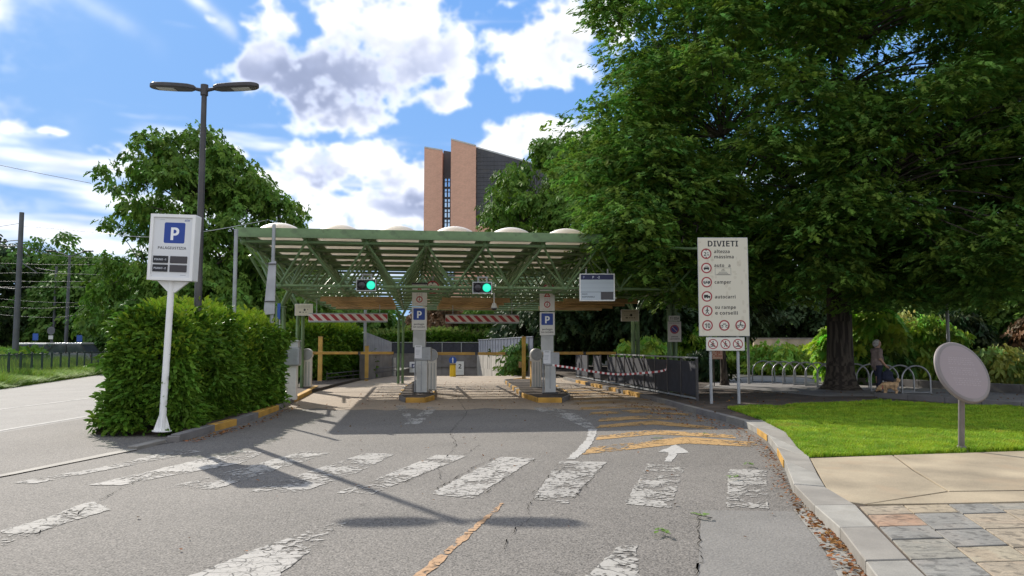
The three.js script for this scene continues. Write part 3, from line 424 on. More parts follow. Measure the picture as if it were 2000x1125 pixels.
tree('plane_tree', 'tall ragged plane tree behind the hedge and lamp post at left', 'tree', V(-20.2, 0, -49), { seed: 21, trunk: [5, 0.4], spray: SP.plane, mat: M.leafPlane, size: 1.2, per: 25, clumpR: 0.95, shell: 0.6, uneven: 0.85, limbs: 12, hang: 0.2, tint: varied(0.6, 0.35), ell: [[-0.4, 9.6, 0, 5.6, 5.0, 5, 118], [-1.2, 13.4, 0, 2.8, 2.9, 2.4, 32], [4.2, 8.6, 0, 3.0, 3.2, 2.4, 34], [-0.8, 5.0, 0, 5.6, 2.8, 4, 62], [2.4, 11.6, 0.5, 2.8, 3.0, 2.4, 22]] });
// trees beyond
const dist = (label, px, d, hgt, wid, seed, mat, o = {}) => tree(o.name ?? 'background_tree', label, 'tree', V(P(px, 675, d).x, 0, -d), { seed, trunk: [hgt * 0.35, hgt * 0.024 + 0.05], spray: o.spray ?? SP.far, mat, size: o.size ?? 1, per: o.per ?? 26, clumpR: o.cr ?? 1.5, shell: 0.4, uneven: 0.45, limbs: 5, twigEvery: 3, low: o.low ?? 0.6, ell: [[0, hgt * (o.cy ?? 0.56), 0, wid / 2, hgt * (o.ry ?? 0.42), wid / 2, o.n ?? 70]] }, o.group);
dist('dark tall tree at the far left edge behind the tram poles', -60, 70, 11.5, 13, 31, M.leafDark, { n: 100, ry: 0.5, cy: 0.5 });
dist('dark green tree between the two tram poles at left', 75, 74, 11.6, 12, 32, M.leafMid, { n: 110, ry: 0.5, cy: 0.5 });
dist('broad dark tree low behind the tram poles at left', 20, 88, 12.5, 16, 48, M.leafDark, { n: 110, ry: 0.5, cy: 0.5 });
dist('deep green tree between the tram lamp and the hedge', 225, 78, 8.5, 11, 49, M.leafMid, { n: 90, ry: 0.5, cy: 0.48 });
dist('yellow green tree right of the double armed tram lamp', 172, 70, 9.6, 8.5, 33, M.leafMid, { n: 80, ry: 0.5, cy: 0.5 });
dist('bushy green tree seen low behind the plane tree', 300, 62, 7.5, 9, 34, M.leafMid, { n: 80, ry: 0.5, cy: 0.48 });
dist('leafy green tree behind the left end of the canopy', 470, 47, 7.6, 7.5, 35, M.leafPlane, { n: 100, spray: SP.plane, size: 1.3, per: 36, cr: 1.1, ry: 0.5, cy: 0.5 });
dist('green tree seen through the left canopy bay', 575, 52, 8.4, 7, 36, M.leafPlane, { n: 80, spray: SP.plane, size: 1.3, per: 36, cr: 1.1, ry: 0.5, cy: 0.5 });
dist('dark tree above the striped height bar at left', 690, 64, 5.6, 7.5, 37, M.leafMid, { n: 70, ry: 0.5, cy: 0.48 });
dist('small hazy green tree in the gap left of the first totem', 790, 110, 5.8, 8, 38, M.leafBlue, { n: 50, ry: 0.5, cy: 0.48 });
dist('reddish brown leaved small tree right of the first totem', 862, 64, 5.4, 4.6, 39, M.leafRed, { n: 60, spray: SP.plane, size: 1.2, per: 40, cr: 0.9, ry: 0.5, cy: 0.48, name: 'red_tree' });
dist('bright green shrubby tree behind the right height bar', 955, 63, 4.9, 6, 40, M.leafPlane, { n: 60, spray: SP.plane, size: 1.3, per: 40, cr: 0.9, ry: 0.5, cy: 0.48 });
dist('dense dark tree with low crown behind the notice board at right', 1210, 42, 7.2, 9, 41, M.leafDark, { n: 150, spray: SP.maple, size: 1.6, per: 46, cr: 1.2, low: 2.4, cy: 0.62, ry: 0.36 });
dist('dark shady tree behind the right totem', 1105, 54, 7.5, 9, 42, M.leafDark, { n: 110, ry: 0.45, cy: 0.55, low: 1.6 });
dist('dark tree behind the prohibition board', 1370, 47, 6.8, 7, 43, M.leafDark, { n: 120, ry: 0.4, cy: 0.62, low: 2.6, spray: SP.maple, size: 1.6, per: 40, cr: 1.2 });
dist('deep green tree filling the park left of the large trunk', 1480, 66, 8, 12, 44, M.leafDark, { n: 110, cy: 0.6, ry: 0.4, low: 2.8 });
dist('green tree far behind the bicycle racks', 1600, 80, 9, 14, 45, M.leafMid, { n: 90, cy: 0.6, ry: 0.4, low: 2.6 });
dist('tall dark tree closing the park behind the standing man', 1760, 62, 11, 13, 46, M.leafMid, { n: 140, cy: 0.52, ry: 0.46, low: 1.5 });
dist('tall dark tree closing the park at the right edge', 2010, 56, 11, 13, 47, M.leafMid, { n: 140, cy: 0.52, ry: 0.46, low: 1.5 });
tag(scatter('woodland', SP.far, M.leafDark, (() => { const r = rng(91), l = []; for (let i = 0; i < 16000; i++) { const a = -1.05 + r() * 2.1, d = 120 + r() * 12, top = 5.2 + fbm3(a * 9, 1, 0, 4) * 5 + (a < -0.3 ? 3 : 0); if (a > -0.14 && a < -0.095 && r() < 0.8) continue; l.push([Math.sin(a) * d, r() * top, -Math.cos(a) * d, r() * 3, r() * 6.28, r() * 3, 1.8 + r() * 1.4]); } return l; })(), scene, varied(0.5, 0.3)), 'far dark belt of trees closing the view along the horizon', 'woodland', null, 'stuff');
// ---- hedges: clipped masses of leaves round an added solid dark core
function hedge(name, label, ring, h, o) { // ring: four corners (x, z) near-left, near-right, far-right, far-left
  const o0 = V(...[ring[0][0], o.base ?? 0.1, ring[0][1]]), t = thing(name, o0, 0, label, 'hedge'), r = rng(o.seed), q = ring.map(([x, z]) => V(x - o0.x, 0, z - o0.z)), at = (u, v) => q[0].clone().lerp(q[1], u).lerp(q[3].clone().lerp(q[2], u), v);
  const c = q.reduce((s, p) => s.add(p), V(0, 0, 0)).multiplyScalar(0.25), inner = [at(0.2, 0.02), at(0.8, 0.02), at(0.8, 0.98), at(0.2, 0.98)];
  put('dark_core', slab(inner, h * 0.78, h * 0.78, 0), M.leafCore, t);  // added solid box, dark like the shaded inside of a hedge
  const area = [[0, 1, o.len], [1, 1, o.len]], list = [], young = [], per = o.per ?? 150, L = q[1].distanceTo(q[2]), Wd = q[0].distanceTo(q[1]);
  const dirL = q[2].clone().sub(q[1]).normalize();
  const soft = (p) => { // rounds the shoulders and lets the height wander
    const rel = p.clone().sub(c), al = rel.dot(dirL), ac = rel.clone().addScaledVector(dirL, -al), e = clamp(p.y / h), k = Math.pow(e, 4) * (o.round ?? 0.2), ea = clamp((Math.abs(al) / (L / 2) - (1 - 0.8 / L)) / (0.8 / L)), ew = clamp(Math.hypot(ac.x, ac.z) / (Wd / 2)), wav = fbm3((p.x + o0.x) * 0.45 + 5, 0, (p.z + o0.z) * 0.45, 2) * (o.wave ?? 0.35);
    const drop = ((ew * ew * ew * 0.16 + ea * ea * (o.endDrop ?? 0.25)) * (o.round ?? 0.2) * 5 * e * e - wav * e); return [p.x - ac.x * k - dirL.x * Math.sign(al) * ea * k * 1.2, Math.max(0.02, p.y - drop), p.z - ac.z * k - dirL.z * Math.sign(al) * ea * k * 1.2]; };
  const addAt = (p, out, ny) => { if (!ny && fbm3((p.x + o0.x) * 2.6 + 3, p.y * 2.6, (p.z + o0.z) * 2.6, 3) < -0.13 && r() < 0.8) return; const n = fbm3((p.x + o0.x) * 1.1, p.y * 1.1, (p.z + o0.z) * 1.1, 4) * (o.rough ?? 0.35), lean = (r() - 0.7) * 0.24, [bx, by, bz] = soft(p); list.push([bx + out.x * (n + lean), by + (ny ? n * 0.8 + lean : 0), bz + out.z * (n + lean), ny ? -0.6 + r() * 0.8 : -0.6 + r() * 1.7, Math.atan2(out.x, out.z) + (r() - 0.5) * 3.4, (r() - 0.5) * 2.2, (o.size ?? 1) * (0.6 + r() * 0.8)]); };
  const wall = (a, b) => { const d = b.clone().sub(a), len = d.length(), out = V(-d.z, 0, d.x).normalize(); if (out.dot(a.clone().add(b).multiplyScalar(0.5).sub(c)) < 0) out.negate(); for (let i = 0; i < len * h * per; i++) addAt(a.clone().lerp(b, r()).setY(Math.pow(r(), 0.9) * h), out, 0); };
  wall(q[0], q[1]); wall(q[1], q[2]); if (o.far !== false) wall(q[2], q[3]); wall(q[3], q[0]);
  for (let i = 0; i < L * Wd * per * 1.3; i++) { const p = at(r(), r()); p.y = h; addAt(p, V(0, 0, 0.001), 1); }
  for (let i = 0; i < L * Wd * (o.young ?? 60); i++) { const p = at(r() * 1.1 - 0.05, r()), n = fbm3((p.x + o0.x) * 0.9, h * 0.9, (p.z + o0.z) * 0.9, 3) * (o.rough ?? 0.35); { const [bx, by, bz] = soft(p.clone().setY(h)); young.push([bx, by + n * 0.8 + (r() - 0.45) * 0.26, bz, -1.1 + (r() - 0.5) * 0.9, r() * 6.28, (r() - 0.5) * 0.6, (o.size ?? 1) * (0.7 + r() * 0.8)]); } }  // young growth, its pale tone partly sunlight put into the hedge top
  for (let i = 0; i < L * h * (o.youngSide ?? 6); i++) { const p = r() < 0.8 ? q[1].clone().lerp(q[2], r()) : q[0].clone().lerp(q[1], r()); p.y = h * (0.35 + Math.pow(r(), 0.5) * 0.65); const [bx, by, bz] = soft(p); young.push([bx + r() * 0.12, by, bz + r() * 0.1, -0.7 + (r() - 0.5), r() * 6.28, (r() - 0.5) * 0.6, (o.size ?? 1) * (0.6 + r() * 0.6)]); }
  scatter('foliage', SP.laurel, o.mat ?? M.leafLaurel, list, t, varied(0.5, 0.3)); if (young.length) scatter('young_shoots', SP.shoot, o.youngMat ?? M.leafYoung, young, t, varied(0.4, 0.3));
  return t;
}
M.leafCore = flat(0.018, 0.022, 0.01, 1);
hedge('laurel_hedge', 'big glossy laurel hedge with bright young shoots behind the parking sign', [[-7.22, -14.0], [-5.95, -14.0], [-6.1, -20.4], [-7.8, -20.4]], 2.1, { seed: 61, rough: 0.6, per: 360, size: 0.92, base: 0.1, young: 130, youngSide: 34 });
hedge('low_hedge', 'bright topped hedge beyond the left barrier beside the ramp wall', [[-10.5, -33.5], [-8.45, -33.5], [-6.98, -38], [-9, -38]], 2.1, { seed: 62, per: 90, size: 1.6, young: 70 });
hedge('rear_hedge', 'long trimmed hedge above the end wall of the ramp', [[-11.5, -59.4], [-1.5, -59.4], [-1.5, -61], [-11.5, -61]], 2.3, { seed: 63, per: 36, size: 2.2, young: 14, youngSide: 0, youngMat: M.leafOlive, rough: 0.25 });
// ---- shrubs at right beyond the path
function shrub(label, px, py, d, w, h, seed, mat, o = {}) { const g = P(px, 675, d); return tree(o.name ?? 'shrub', label, 'shrub', V(g.x, 0.1, -d), { seed, trunk: [h * 0.3, 0.05], spray: o.spray ?? SP.small, mat, size: o.size ?? 1.7, per: o.per ?? 15, clumpR: o.cr ?? 0.5, shell: 0.8, uneven: 0.5, limbs: 5, twigEvery: 2, low: 0.25, tint: varied(0.7, 0.6), ell: [[0, h * 0.5, 0, w / 2, h * 0.5, w / 2.6, o.n ?? 55]] }); }
shrub('bright green airy shrub just right of the large trunk', 1688, 0, 31.5, 2.9, 3.3, 71, M.leafBright, { n: 80, size: 1.6, spray: SP.plane, per: 30 });
shrub('olive green shrub with orange tips behind the standing man', 1760, 0, 32.5, 2.6, 3.2, 72, M.leafOliveB, { n: 70 });
shrub('loose green shrub with bare stems left of the oval plaque', 1815, 0, 31, 2.2, 2.6, 73, M.leafBright, { n: 40, per: 30 });
shrub('dark tangled shrub directly behind the oval plaque', 1890, 0, 32, 2.4, 2.9, 74, M.leafDark, { n: 70 });
shrub('low pale leaved rose bush right of the oval plaque', 1950, 0, 30, 2.2, 1.5, 75, M.leafOliveB, { n: 50 });
shrub('reddish flowering shrub at the right edge of the photo', 2010, 0, 31, 1.8, 2.6, 76, M.leafRed, { n: 50 });
shrub('green shrub low between the olive shrub and the edging', 1725, 0, 30.2, 2, 1.3, 77, M.leafMid, { n: 40 });
shrub('lush low ferny shrub behind the left bicycle racks', 1520, 0, 40, 3.0, 1.5, 78, M.leafBright, { n: 50 });
shrub('bright low shrub just left of the large trunk', 1592, 0, 40.5, 2.6, 1.6, 79, M.leafBright, { n: 50 });
shrub('green bush behind the pole of the prohibition board', 1445, 0, 42, 2.6, 1.7, 80, M.leafBright, { n: 45 });
shrub('dark round bush beside the end of the mesh fence', 1373, 0, 33, 1.3, 1.4, 81, M.leafDark, { n: 40, name: 'round_bush' });
shrub('leafy bush behind the mesh fence left of the no parking sign', 1262, 0, 36, 2.6, 1.9, 82, M.leafBright, { n: 50 });
shrub('bright leafy bush behind the no parking sign', 1345, 0, 40, 2.6, 2.6, 83, M.leafBright, { n: 55 });
shrub('climbing green bush over the corrugated fence by the yellow post', 1015, 0, 42, 1.5, 1.6, 84, M.leafMid, { n: 30, name: 'climber' });
// ------------------------------------------------------------------ canopy: a green space frame carrying a roof of domed skylights
const unitBar = new THREE.CylinderGeometry(1, 1, 1, 8); 
function strut(name, a, b, r, mat, parent) { const m = put(name, unitBar, mat, parent), d = b.clone().sub(a); m.position.copy(a).add(b).multiplyScalar(0.5); m.scale.set(r, d.length(), r); m.quaternion.setFromUnitVectors(V(0, 1, 0), d.normalize()); return m; }
const C0 = V(-6.75, 0, -18.7), CT = 7.3 * Math.PI / 180;
const canopy = thing('canopy', C0, CT, 'long green steel space frame canopy with domed skylights over the entry lanes', 'canopy');
const CS = 1.05; canopy.position.set(C0.x * CS, EYE * (1 - CS), C0.z * CS); canopy.scale.setScalar(CS);
const cw = (t, y, v) => V(C0.x + t * Math.cos(CT) - v * Math.sin(CT), y, C0.z - t * Math.sin(CT) - v * Math.cos(CT));     // canopy coordinates to world
const LF = 9.3, LT = 12.6, MU = 1.5, MV = 1.6, NR = 5, NU = 8, TOP = 4.36;
{
  const fasc = put('fascia', [box(LF, 0.2, 0.07, LF / 2, 4.35, -0.035), box(LF, 0.03, 0.16, LF / 2, 4.466, -0.08)], M.green, canopy);
  for (const [x, v0] of [[0.035, 0.08], [LT - 0.035, 5.02]]) put('fascia', box(0.07, 0.2, NR * MV + 0.3 - v0, x, 4.347, -(v0 + NR * MV + 0.3) / 2), M.green, canopy);
  put('fascia', box(0.07, 0.2, 4.8, LF - 0.035, 4.347, -2.48), M.green, canopy); put('fascia', box(LT - LF - 0.1, 0.2, 0.07, (LT + LF) / 2 - 0.02, 4.349, -4.92), M.green, canopy);
  put('fascia', box(LT - 0.16, 0.2, 0.07, LT / 2, 4.347, -0.36 - NR * MV), M.green, canopy);
  const s = new THREE.Shape(); s.moveTo(-MU / 2 + 0.004, -MV / 2 + 0.004); s.lineTo(MU / 2 - 0.004, -MV / 2 + 0.004); s.lineTo(MU / 2 - 0.004, MV / 2 - 0.004); s.lineTo(-MU / 2 + 0.004, MV / 2 - 0.004); s.closePath();
  const h = new THREE.Path(); h.absarc(0, 0, 0.57, 0, Math.PI * 2, true); s.holes.push(h);
  const hs = new THREE.Shape(s.getPoints()); { const k = 0.56, p = new THREE.Path(); p.moveTo(-k, -k); p.lineTo(-k, k); p.lineTo(k, k); p.lineTo(k, -k); p.closePath(); hs.holes.push(p); }
  const pg = uvm(new THREE.ExtrudeGeometry(hs, { depth: 0.05, bevelEnabled: false, curveSegments: 20 }).rotateX(-Math.PI / 2));
  const prof = []; for (let i = 0; i <= 10; i++) { const a = i / 10 * 1.02; prof.push(new THREE.Vector2(0.62 * Math.sin(a) / Math.sin(1.02), 0.27 * (Math.cos(a) - Math.cos(1.02)) / (1 - Math.cos(1.02)))); }
  prof.push(new THREE.Vector2(0.64, 0.0), new THREE.Vector2(0.64, -0.02)); const dg = new THREE.LatheGeometry(prof, 32);
  const curb = uvm(mergeGeometries([0, 1, 2, 3].map((k) => T(new THREE.BoxGeometry(k % 2 ? 0.03 : 1.21, 0.035, k % 2 ? 1.15 : 0.03), k === 1 ? 0.59 : k === 3 ? -0.59 : 0, 0, k === 0 ? 0.59 : k === 2 ? -0.59 : 0))));
  const dfg = uvm(new THREE.BoxGeometry(1.116, 0.006, 1.116));
  for (let j = 0; j < NR; j++) for (let i = 0; i < NU; i++) {
    if (i > 5 && j < 3) continue; const x = 0.15 + MU * (i + 0.5) , z = -(0.16 + MV * (j + 0.5)); const p = put('roof_panel', pg, M.greenDeck, canopy); p.position.set(x, TOP, z);
    const c = put('skylight_curb', curb, M.lightGrey, canopy); c.position.set(x, TOP + 0.07, z);
    const d = put('skylight_dome', dg, M.dome, canopy); d.position.set(x, TOP + 0.115, z); const df = put('skylight_diffuser', dfg, M.diffuser, canopy); df.position.set(x, TOP + 0.012, z);
  }
  for (let j = 0; j <= NR; j++) { const l = j < 3 ? LF : LT; put('purlin', box(l - 0.2, 0.07, 0.12, l / 2, TOP - 0.038, -(0.2 + MV * j)), M.green, canopy); };
  for (let i = 0; i <= NU; i++) { const v0 = i > 6 ? 5.1 : 0.2, v1 = 0.2 + NR * MV - 0.05; put('rafter', box(0.12, 0.06, v1 - v0, 0.15 + MU * i, TOP - 0.035, -(v0 + v1) / 2), M.green, canopy); };
  // space frame
  const YT = 4.17, YB = 3.14, NJ = 10, top = (i, j) => V(0.15 + MU * i, YT, -(0.25 + MV * j)), bot = (i, j) => V(0.15 + MU * (i + 0.5), YB, -(0.25 + MV * (j + 0.5)));
  const parts = [], rear = [];
  const add = (n, a, b, r, j) => (j < 4 ? parts : rear).push([n, a, b, r]);
  for (let j = 0; j < NJ; j++) for (let i = 0; i <= NU; i++) { if (i < NU) add('top_chord', top(i, j), top(i + 1, j), 0.045, j); if (j < NJ - 1) add('top_chord', top(i, j), top(i, j + 1), 0.04, j + 0.5); }
  for (let j = 0; j < NJ - 1; j++) for (let i = 0; i < NU; i++) { if (i < NU - 1) add('bottom_chord', bot(i, j), bot(i + 1, j), 0.04, j); if (j < NJ - 2) add('bottom_chord', bot(i, j), bot(i, j + 1), 0.035, j); for (const [a, b] of [[0, 0], [1, 0], [0, 1], [1, 1]]) add('brace', bot(i, j), top(i + a, j + b), 0.03, j); }
  for (const [n, a, b, r] of parts) strut(n, a, b, r, M.green, canopy);
  put('rear_frame', rear.map(([n, a, b, r]) => bar(a, b, r, r, 6)), M.green, canopy).userData.kind = 'stuff';
  const ng = new THREE.SphereGeometry(0.085, 12, 8), stub = new THREE.CylinderGeometry(0.09, 0.05, 0.2, 10);
  for (let j = 0; j < 4; j++) for (let i = 0; i <= NU; i++) { const m = put('node_joint', ng, M.green, canopy); m.position.copy(top(i, j)); const s2 = put('roof_stub', stub, M.green, canopy); s2.position.copy(top(i, j)).add(V(0, 0.13, 0)); if (i < NU) { const b = put('node_joint', ng, M.green, canopy); b.position.copy(bot(i, j)); } }
  // columns: bundles of four tubes with spreading heads
  const colG = uvm(mergeGeometries([[-1, -1], [1, -1], [1, 1], [-1, 1]].map(([a, b]) => cyl(0.05, 0.05, 2.62, 12, a * 0.085, 1.31, b * 0.085)).concat([box(0.3, 0.02, 0.3, 0, 0.02, 0), box(0.3, 0.03, 0.3, 0, 2.63, 0)]).map((g) => g.index ? g.toNonIndexed() : g)));
  for (const [x, v] of [[0.5, 3.8], [0.5, 7.8], [12.3, 3.8], [12.3, 7.8], [3.85, 11.8], [9.9, 11.8]]) { const c = put('column', colG, M.green, canopy); c.position.set(x, 0.1, -v); put('column_head', [[-1, -1], [1, -1], [1, 1], [-1, 1]].map(([a, b]) => bar(V(x, 2.7, -v), V(x + a * MU / 2, YT - 0.03, -v + b * MV / 2), 0.05, 0.04)), M.green, canopy); }
  // tan louvre boards slung under the frame above each lane
  for (const [a, b] of [[1.55, 3.7], [5.2, 7.3], [9.0, 11.4]]) for (let k = 0; k < 4; k++) put('louvre_board', T(box(b - a, 0.15, 0.04), (a + b) / 2, 3.0, -(4.4 + k * 1.6), -0.5), M.tan, canopy);
  for (let k = 0; k < 7; k++) put('louvre_board', box(11.6, 0.03, 0.2, 6.1, YT + 0.07, -(9.2 + k * 1.25)), M.greenDeck, canopy);
}
// ------------------------------------------------------------------ the brick tower
{
  const D = 130, s = D / F, X = (px) => (px - 1000) * s, Y = (py) => EYE + (675 - py) * s * 1.0;
  const b = thing('brick_tower', V(0, 0, -D), 0, 'tall terracotta brick tower with a narrow window strip and dark clad flank', 'building');
  const wall = (name, x0, x1, yl, yr, z0, z1, mat) => { const sh = new THREE.Shape(); sh.moveTo(X(x0), 0); sh.lineTo(X(x1), 0); sh.lineTo(X(x1), Y(yr)); sh.lineTo(X(x0), Y(yl)); sh.closePath(); return put(name, uvm(new THREE.ExtrudeGeometry(sh, { depth: z1 - z0, bevelEnabled: false }).translate(0, 0, z0)), mat, b); };
  wall('wall', 826, 862, 283.5, 289.5, -22, 0, M.brick); wall('wall', 880, 929, 271, 284, -22, 1.2, M.brick);
  wall('recess_wall', 862.3, 879.7, 284, 287, -14, -1.6, M.cladding);
  wall('flank_wall', 929.3, 1100, 284, 333, -20, 0.2, M.cladding); wall('plinth_wall', 929.6, 1098, 442, 442, -19, 0.8, M.brick);
  const cop = (x0, y0, x1, y1, z) => put('coping', beam(V(X(x0), Y(y0) + 0.12, z), V(X(x1), Y(y1) + 0.12, z), 0.5, 0.24), M.lightGrey, b);
  cop(826, 283.5, 862, 289.5, -0.2); cop(880, 271, 929, 284, 1); cop(929, 284, 1100, 333, 0);
  const pn2 = []; for (let i = 0; i < 24; i++) { const x0 = 930 + i * 7; for (let j = 0; j < 20; j++) { const y1 = 440 - j * 8, yt = 286 + (x0 - 929) * 0.287; if (y1 - 8 < yt) continue; pn2.push(T(new THREE.BoxGeometry(6.7 * s, 7.6 * s, 0.12), X(x0 + 3.5), Y(y1 - 4), 0.26)); } }
  put('cladding_panels', pn2.map((g) => uvm(g)), M.cladding, b).userData.kind = 'stuff';
  const win = (x0, x1, y0, y1, z, n, m) => { const g = thing; for (let r = 0; r < n; r++) { const ya = mix(y0, y1, r / n), yb = mix(y0, y1, (r + 1) / n); const f = put('window', [box((x1 - x0) * s, 0.35, 0.3, X((x0 + x1) / 2), Y(ya) - 0.17, z), ...Array.from({ length: m + 1 }, (_, k) => box(0.22, (yb - ya) * s - 0.36, 0.3, X(mix(x0, x1, k / m)) + (k ? k === m ? -0.11 : 0 : 0.11), (Y(ya) + Y(yb)) / 2 - 0.17, z + 0.004)), box((x1 - x0) * s - 0.3, 0.12, 0.28, X((x0 + x1) / 2), mix(Y(ya), Y(yb), 0.5), z)], M.darkMetal, b); for (let k = 0; k < m; k++) put('pane', box((x1 - x0) * s / m - 0.2, (yb - ya) * s - 0.4, 0.05, X(mix(x0, x1, (k + 0.5) / m)), (Y(ya) + Y(yb)) / 2 - 0.15, z), M.glassBlue, f); } };
  win(863.4, 878.6, 338, 462, -1.4, 6, 2); win(866, 889, 518, 560, 1.4, 2, 3);
}
// ------------------------------------------------------------------ ramp walls and fences
const retain = (name, label, a, b, top, bottom, mat) => { const t = thing(name, V(a.x, 0, a.z), 0, label, 'wall'), L = V(b.x - a.x, 0, b.z - a.z), n = Math.max(1, Math.round(L.length() / 3)); for (let i = 0; i < n; i++) put('wall_panel', beam(L.clone().multiplyScalar((i + 0.003) / n).setY((top + bottom) / 2), L.clone().multiplyScalar((i + 0.997) / n).setY((top + bottom) / 2), 0.24, top - bottom), mat, t); put('coping', beam(V(0, top + 0.03, 0), L.clone().setY(top + 0.03), 0.32, 0.06), mat, t); return t; };
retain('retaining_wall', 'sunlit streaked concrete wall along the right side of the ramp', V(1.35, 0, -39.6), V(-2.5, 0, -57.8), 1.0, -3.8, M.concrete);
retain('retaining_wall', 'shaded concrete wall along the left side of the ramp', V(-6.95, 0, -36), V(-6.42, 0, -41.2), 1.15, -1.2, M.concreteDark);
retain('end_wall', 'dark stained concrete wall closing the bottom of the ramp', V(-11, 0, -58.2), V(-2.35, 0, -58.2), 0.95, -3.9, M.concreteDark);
function corrugated(label, a, b, h0, h1, base) { const t = thing('corrugated_fence', V(a.x, 0, a.z), 0, label, 'fence'), L = V(b.x - a.x, 0, b.z - a.z), len = L.length(), d = L.clone().normalize(), n = V(-d.z, 0, d.x), cnt = Math.round(len / 0.95);
  for (let i = 0; i < cnt; i++) { const pos = [], seg = 14; for (let k = 0; k < seg; k++) { const f0 = (i + 0.01 + k / seg * 0.98) / cnt, f1 = (i + 0.01 + (k + 1) / seg * 0.98) / cnt, z0 = [0, 0.04, 0.04, 0][k % 4], z1 = [0, 0.04, 0.04, 0][(k + 1) % 4], p = (f, z, y) => L.clone().multiplyScalar(f).addScaledVector(n, z).setY(y), A = p(f0, z0, base), B = p(f1, z1, base), C = p(f1, z1, mix(h0, h1, f1)), D = p(f0, z0, mix(h0, h1, f0)); for (const q of [A, B, C, A, C, D]) pos.push(q.x, q.y, q.z); for (const q of [C, B, A, D, C, A]) { const w = q.clone().addScaledVector(n, 0.012); pos.push(w.x, w.y, w.z); } } const g = new THREE.BufferGeometry(); g.setAttribute('position', new THREE.Float32BufferAttribute(pos, 3)); g.computeVertexNormals(); put('panel', uvm(g), M.sheetGrey, t); }
  put('top_rail', beam(V(0, h0 + 0.02, 0), L.clone().setY(h1 + 0.02), 0.07, 0.04), M.sheetGrey, t); return t; }
corrugated('grey corrugated fence on top of the sunlit ramp wall', V(1.1, 0, -40.6), V(-2.5, 0, -57.6), 2.05, 2.0, 1.07);
corrugated('grey corrugated fence sloping down on the left ramp wall', V(-6.9, 0, -36.3), V(-6.42, 0, -41.1), 2.2, 1.75, 1.22);
{ // netting above the end wall
  const t = thing('netting_fence', V(-11, 1.0, -58.2), 0, 'dark netting fence on the end wall below the trimmed hedge', 'fence'); for (let i = 0; i < 6; i++) { put('netting_panel', box(1.36, 0.76, 0.02, 0.72 + i * 1.44, 0.4, 0), M.mesh, t); put('post', box(0.05, 0.84, 0.05, i * 1.44 + 0.001, 0.42, 0.012), M.greyMetal, t); } put('top_rail', box(8.65, 0.04, 0.05, 4.32, 0.84, 0.01), M.greyMetal, t);
}
// mesh panel fence beside the right lane, with barrier tape
{
  const a = G(1362, 783, 0.1), b = G(1126, 737, 0.1), t = thing('mesh_fence', V(a.x, 0.1, a.z), 0, 'long fence of dark grey mesh panels along the right lane', 'fence'), L = b.clone().sub(a).setY(0), n = 13, H = 1.05;
  for (let i = 0; i < n; i++) { const p = L.clone().multiplyScalar((i + 0.012) / n), q = L.clone().multiplyScalar((i + 0.988) / n); if (i !== 8 && i !== 10) put('mesh_panel', beam(p.setY(0.1 + H / 2 - 0.02), q.setY(0.1 + H / 2 - 0.02), 0.02, H - 0.12), M.mesh, t); put('post', T(box(0.06, H + 0.1, 0.06), L.x * i / n, H / 2 + 0.05, L.z * i / n, 0, 0.12), M.darkMetal, t); }
  put('post', box(0.07, H + 0.1, 0.07, L.x, H / 2 + 0.05, L.z), M.darkMetal, t); put('top_rail', beam(V(0, H + 0.12, 0), L.clone().setY(H + 0.12), 0.07, 0.04), M.greyMetal, t); put('bottom_rail', beam(V(0, 0.06, 0), L.clone().setY(0.06), 0.07, 0.04), M.greyMetal, t);
  const u = L.clone().normalize(), end = a.clone().addScaledVector(u, 2.2).add(V(-0.12, 0, 0)).setY(1.02), crv = new THREE.CatmullRomCurve3([P(1079, 713, 23.6), P(1120, 719, 23.6), P(1160, 726, 23.9), P(1205, 731, 24.0), P(1250, 729, 23.8), P(1300, 722, 23.6), end]), N = 56;
  const tp = thing('barrier_tape', end, 0, 'red and white barrier tape strung from the right totem to the mesh fence', 'barrier tape');
  for (let i = 0; i < N; i++) { const p = crv.getPoint(i / N).sub(end), q = crv.getPoint((i + 1) / N).sub(end); put('tape_band', beam(p, q, 0.004, 0.062), i % 2 ? M.redPaint : M.white, tp); }
}
// ------------------------------------------------------------------ signs, lamps and gate furniture
function canvasTex(w, h, draw) { const c = document.createElement('canvas'); c.width = w; c.height = h; const g = c.getContext('2d'); draw(g, w, h); const t = new THREE.CanvasTexture(c); t.colorSpace = THREE.SRGBColorSpace; t.magFilter = t.minFilter = THREE.LinearFilter; return t; }
function face(parent, w, h, x, y, z, cw, ch, draw, rough = 0.45, name = 'sign_face') { const m = put(name, new THREE.PlaneGeometry(w, h), std({ map: canvasTex(cw, ch, draw), roughness: rough }), parent); m.position.set(x, y, z); return m; }
const fill = (g, c, x, y, w, h) => { g.fillStyle = c; g.fillRect(x, y, w, h); };
const rr = (g, c, x, y, w, h, r) => { g.fillStyle = c; g.beginPath(); g.moveTo(x + r, y); g.arcTo(x + w, y, x + w, y + h, r); g.arcTo(x + w, y + h, x, y + h, r); g.arcTo(x, y + h, x, y, r); g.arcTo(x, y, x + w, y, r); g.fill(); };
const text = (g, s, x, y, size, c = '#1a1a1a', al = 'center', font = 'bold', wd) => { g.fillStyle = c; g.font = font + ' ' + size + 'px sans-serif'; g.textAlign = al; g.textBaseline = 'middle'; g.save(); g.translate(x, y); if (wd) { const m = g.measureText(s).width; g.scale(wd / m, 1); } g.fillText(s, 0, 0); g.restore(); };
const ringC = (g, x, y, r, w, c = '#a5323a', inner = '#e9e4da') => { g.fillStyle = c; g.beginPath(); g.arc(x, y, r, 0, 7); g.fill(); g.fillStyle = inner; g.beginPath(); g.arc(x, y, r - w, 0, 7); g.fill(); };
